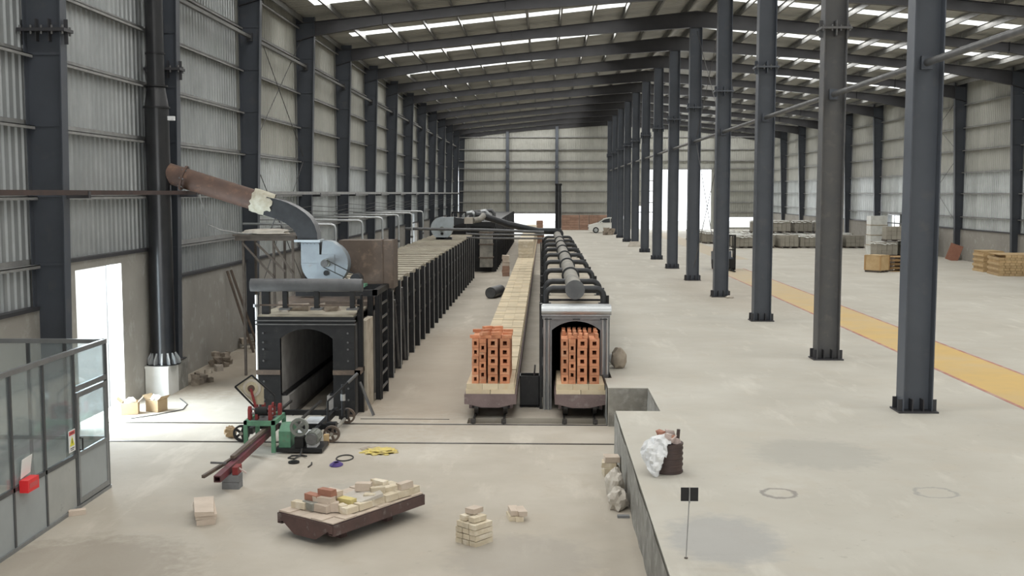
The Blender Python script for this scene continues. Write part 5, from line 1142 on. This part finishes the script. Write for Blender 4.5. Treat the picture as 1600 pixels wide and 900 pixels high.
for i, x in enumerate((14.3, 15.9, 17.4, 19.0, 20.6, 22.2)): LB2.append((x, 82.2 + .2 * (i % 2), ZP, '%s from the left in the second row of grey block pallets' % ORD[i], 1))
for i, x in enumerate((15.0, 16.6, 18.2, 19.8, 21.4, 23.0)): LB2.append((x, 84.6, ZP, '%s from the left in the rear row of grey block pallets' % ORD[i], 1))
for i, x in enumerate((16.6, 18.2, 19.8, 21.4)): LB2.append((x, 84.6, ZP + .96, '%s from the left of the upper grey block pallets at the rear' % ORD[i], 1))
for i, (x, y) in enumerate(((13.4, 87.0), (13.2, 89.2), (13.0, 91.4), (12.9, 93.6), (15.0, 88), (15.0, 90.4), (16.8, 89), (18.6, 88.5))): LB2.append((x, y, ZP, '%s of the scattered grey block pallets near the tall far gate' % ORD[i], 1))
for i, x in enumerate((21.55, 23.15)): LB2.append((x, 69.6, ZP, '%s from the left of the lower block pallets behind the wooden crate' % ORD[i], 1))
for i, x in enumerate((22.2, 23.75)): LB2.append((x, 69.6, ZP + .96, ['left', 'right'][i] + ' one of the upper block pallets behind the wooden crate', 0))
for i, (x, y, z, lab, cov) in enumerate(LB2):
    t = thing('block_pallet', lab, 'pallet', (x, y, z), random.Random(i).uniform(-.12, .12), 'pallets of grey blocks')
    link('pallet', PM_, t); link('block_load', LM, t)
    if cov or i % 3 == 0: link('plastic_cover', SH[i % 3], t)
tw = thing('wrapped_stack', 'tall white wrapped stack standing behind the block pallets', 'stack', (21.75, 71.9, ZP))
for i, z in enumerate((.0, 1.28)): chunk(1.05, 1.0, 1.24, .03, 900 + i).build('wrapped_bale', 'white_wrap', tw).location = (0, 0, z)
for z in (.6, 1.26, 1.9): B(-.55, .55, -.53, .53, z, z + .03).build('strap', 'cardboard', tw)
# wooden crate and pallets
cr = thing('wooden_crate', 'tan plywood crate standing in front of the block pallets', 'crate', (16.92, 55.7, ZP), .75)
for s in (-1, 1):
    B(s * .40 - .012, s * .40 + .012, -.42, .42, .1, .84).build('side_panel', 'wood_pale', cr); B(-.40, .40, s * .42 - .012, s * .42 + .012, .1, .84).build('side_panel', 'wood_pale', cr)
    for q in (-1, 1): B(s * .42 - .03, s * .42 + .03, q * .43 - .03, q * .43 + .03, .1, .85).build('corner_batten', 'wood', cr)
B(-.43, .43, -.45, .45, .84, .87).build('lid', 'wood_pale', cr)
for x in (-.34, 0, .34): B(x - .06, x + .06, -.44, .44, 0, .1).build('skid', 'wood_dark', cr)
for i in range(4):
    t = thing('wooden_pallet', ['lowest', 'second', 'third', 'topmost'][i] + ' wooden pallet of the stack beside the crate', 'pallet', (18.25, 56.4, ZP + i * .2), .05 * i, 'pallets beside the crate')
    for j in range(3): B(-.55 + j * .5, -.45 + j * .5, -.5, .5, .03, .13).build('bearer', 'wood_dark', t)
    for j in range(5): B(-.56, .56, -.5 + j * .22, -.38 + j * .22, .13, .16).build('deck_board', 'wood', t); 
    for j in range(3): B(-.56, .56, -.5 + j * .44, -.38 + j * .44, 0, .03).build('base_board', 'wood', t)
# golden brick stacks at the right edge
def brickstack(label, loc, w, d, h, seed, rz=0):
    t = thing('brick_stack', label, 'bricks', loc, rz, 'golden brick stacks'); r = random.Random(seed); nz = int(h / .12)
    for k in range(nz):
        m = MB(); nx = int(w / .26)
        for i in range(nx):
            if k > nz - 2 and r.random() < .12: continue
            off = .06 if k % 2 else 0
            m.box(-w / 2 + off + i * w / nx, -w / 2 + off + (i + 1) * w / nx - .015, -d / 2 + r.uniform(0, .03), d / 2 - r.uniform(0, .03), k * h / nz, (k + 1) * h / nz - .006)
        m.build('brick_course', 'wood_pale', t)
    B(-w / 2, w / 2, -d / 2 + .03, d / 2 - .03, h, h + .015).build('top_course', 'wood_pale', t)
brickstack('large golden brick stack at the right edge of the hall', (23.35, 53.9, ZP), 2.6, 2.0, 1.02, 5, -.12)
brickstack('smaller golden brick stack left behind the large one', (22.75, 56.4, ZP), 1.0, 1.4, 1.05, 6, 0)
ls = tag(B(-.36, .36, -.03, .03, 0, 1.0).build('leaning_board', 'brick_red'), 'reddish board leaning against the right wall', 'board'); ls.location = (24.15, 65.2, ZP); ls.rotation_euler = (0, .33, -.2)

# white hatchback
ca = thing('hatchback_car', 'white hatchback car parked far behind the central columns', 'car', (6.45, 110.0, ZP))
PR = [(-1.95, .30), (-1.98, .62), (-1.9, .78), (-1.15, .98), (-.45, 1.42), (.1, 1.54), (1.2, 1.52), (1.75, 1.30), (1.92, .95), (1.95, .35), (1.6, .25), (-1.6, .25)]
m = MB(); n = len(PR); secs = [(-.86, .90), (-.82, 1.0), (.82, 1.0), (.86, .90)]
def cw(z): return 1.0 if z < 1.0 else 1.0 - (z - 1.0) * .32
for (yy, sc_) in ((-.84, 1), (.84, 1)):
    m.v += [(u, yy * cw(v), v) for u, v in PR]
m.f = [tuple(range(n)), tuple(range(2 * n - 1, n - 1, -1))] + [(i, n + i, n + (i + 1) % n, (i + 1) % n) for i in range(n)]
m.build('body', 'car_white', ca)
for s in (-1, 1):
    MB().add([(u, s * (.86 * cw(v)), v) for u, v in ((-.85, 1.06), (-.42, 1.36), (.05, 1.46), (.15, 1.46), (.15, 1.06))], [(0, 1, 2, 3, 4)]).add([(u, s * (.86 * cw(v)), v) for u, v in ((.22, 1.06), (.22, 1.46), (1.15, 1.44), (1.5, 1.10))], [(0, 1, 2, 3)]).build('side_window', 'car_glass', ca)
    for x in (-1.25, 1.2):
        w = MB().cyl((x, s * .68, .30), (x, s * .86, .30), .30, 20).build('wheel', 'rubber', ca); MB().cyl((x, s * .86, .30), (x, s * .87, .30), .19, 16).build('rim', 'bright_steel', w)
    MB().cyl((-1.93, s * .6, .72), (-1.86, s * .6, .74), .1, 12).build('headlight', 'lamp_glass', ca); B(-.75, -.6, s * .98 - .06, s * .98 + .06, 1.0, 1.12).build('mirror', 'car_white', ca)
MB().add([(-1.08, -.78, 1.04), (-1.08, .78, 1.04), (-.50, .68, 1.41), (-.50, -.68, 1.41)], [(0, 1, 2, 3)]).build('windscreen', 'car_glass', ca); B(-1.995, -1.97, -.5, .5, .42, .56).build('grille', 'rubber', ca)
t = thing('rubble_heap', 'grey rubble heap on the floor beside the white car', 'rubble', (6.15, 104.5, ZP), 0, 'rubble heaps')
for j in range(8):
    r = random.Random(j + 310); a = r.uniform(.3, .6); c = chunk(a, a * .8, a * .8, .07, j + 310).build('chunk', 'rubble', t); c.location = (r.uniform(-.4, .4), r.uniform(-.3, .3), .25 * (j % 2))
# red brick stacks by the far wall
for i, x in enumerate((2.3, 3.3, 4.35, 5.4, 6.35)):
    t = thing('red_brick_stack', '%s from the left of the red brick stacks at the far wall' % ORD[i], 'bricks', (x, 118.6, ZP if x > 1.6 else 0), 0, 'red brick stacks')
    for k in range(6):
        m = MB()
        for q in range(5): m.box(-.5 + q * .2, -.31 + q * .2, -.5, .5, k * .27, k * .27 + .255)
        m.build('brick_course', 'brick_red_hazy', t)
t = thing('red_brick_stack', 'small red brick pile standing before the far low gate', 'bricks', (-.4, 104, 0), 0, 'red brick stacks')
for k in range(9): chunk(.9 - .04 * k, .9, .24, .04, 700 + k).build('brick_course', 'brick_red_hazy', t).location = (0, 0, k * .24)
t = thing('red_brick_stack', 'narrow red brick stack left of the queued kiln cars', 'bricks', (-2.2, 63, 0), 0, 'red brick stacks')
for k in range(6): chunk(.4, .6, .2, .03, 720 + k).build('brick_course', 'brick_red_hazy' if k < 3 else 'brick_pink', t).location = (0, 0, k * .2)
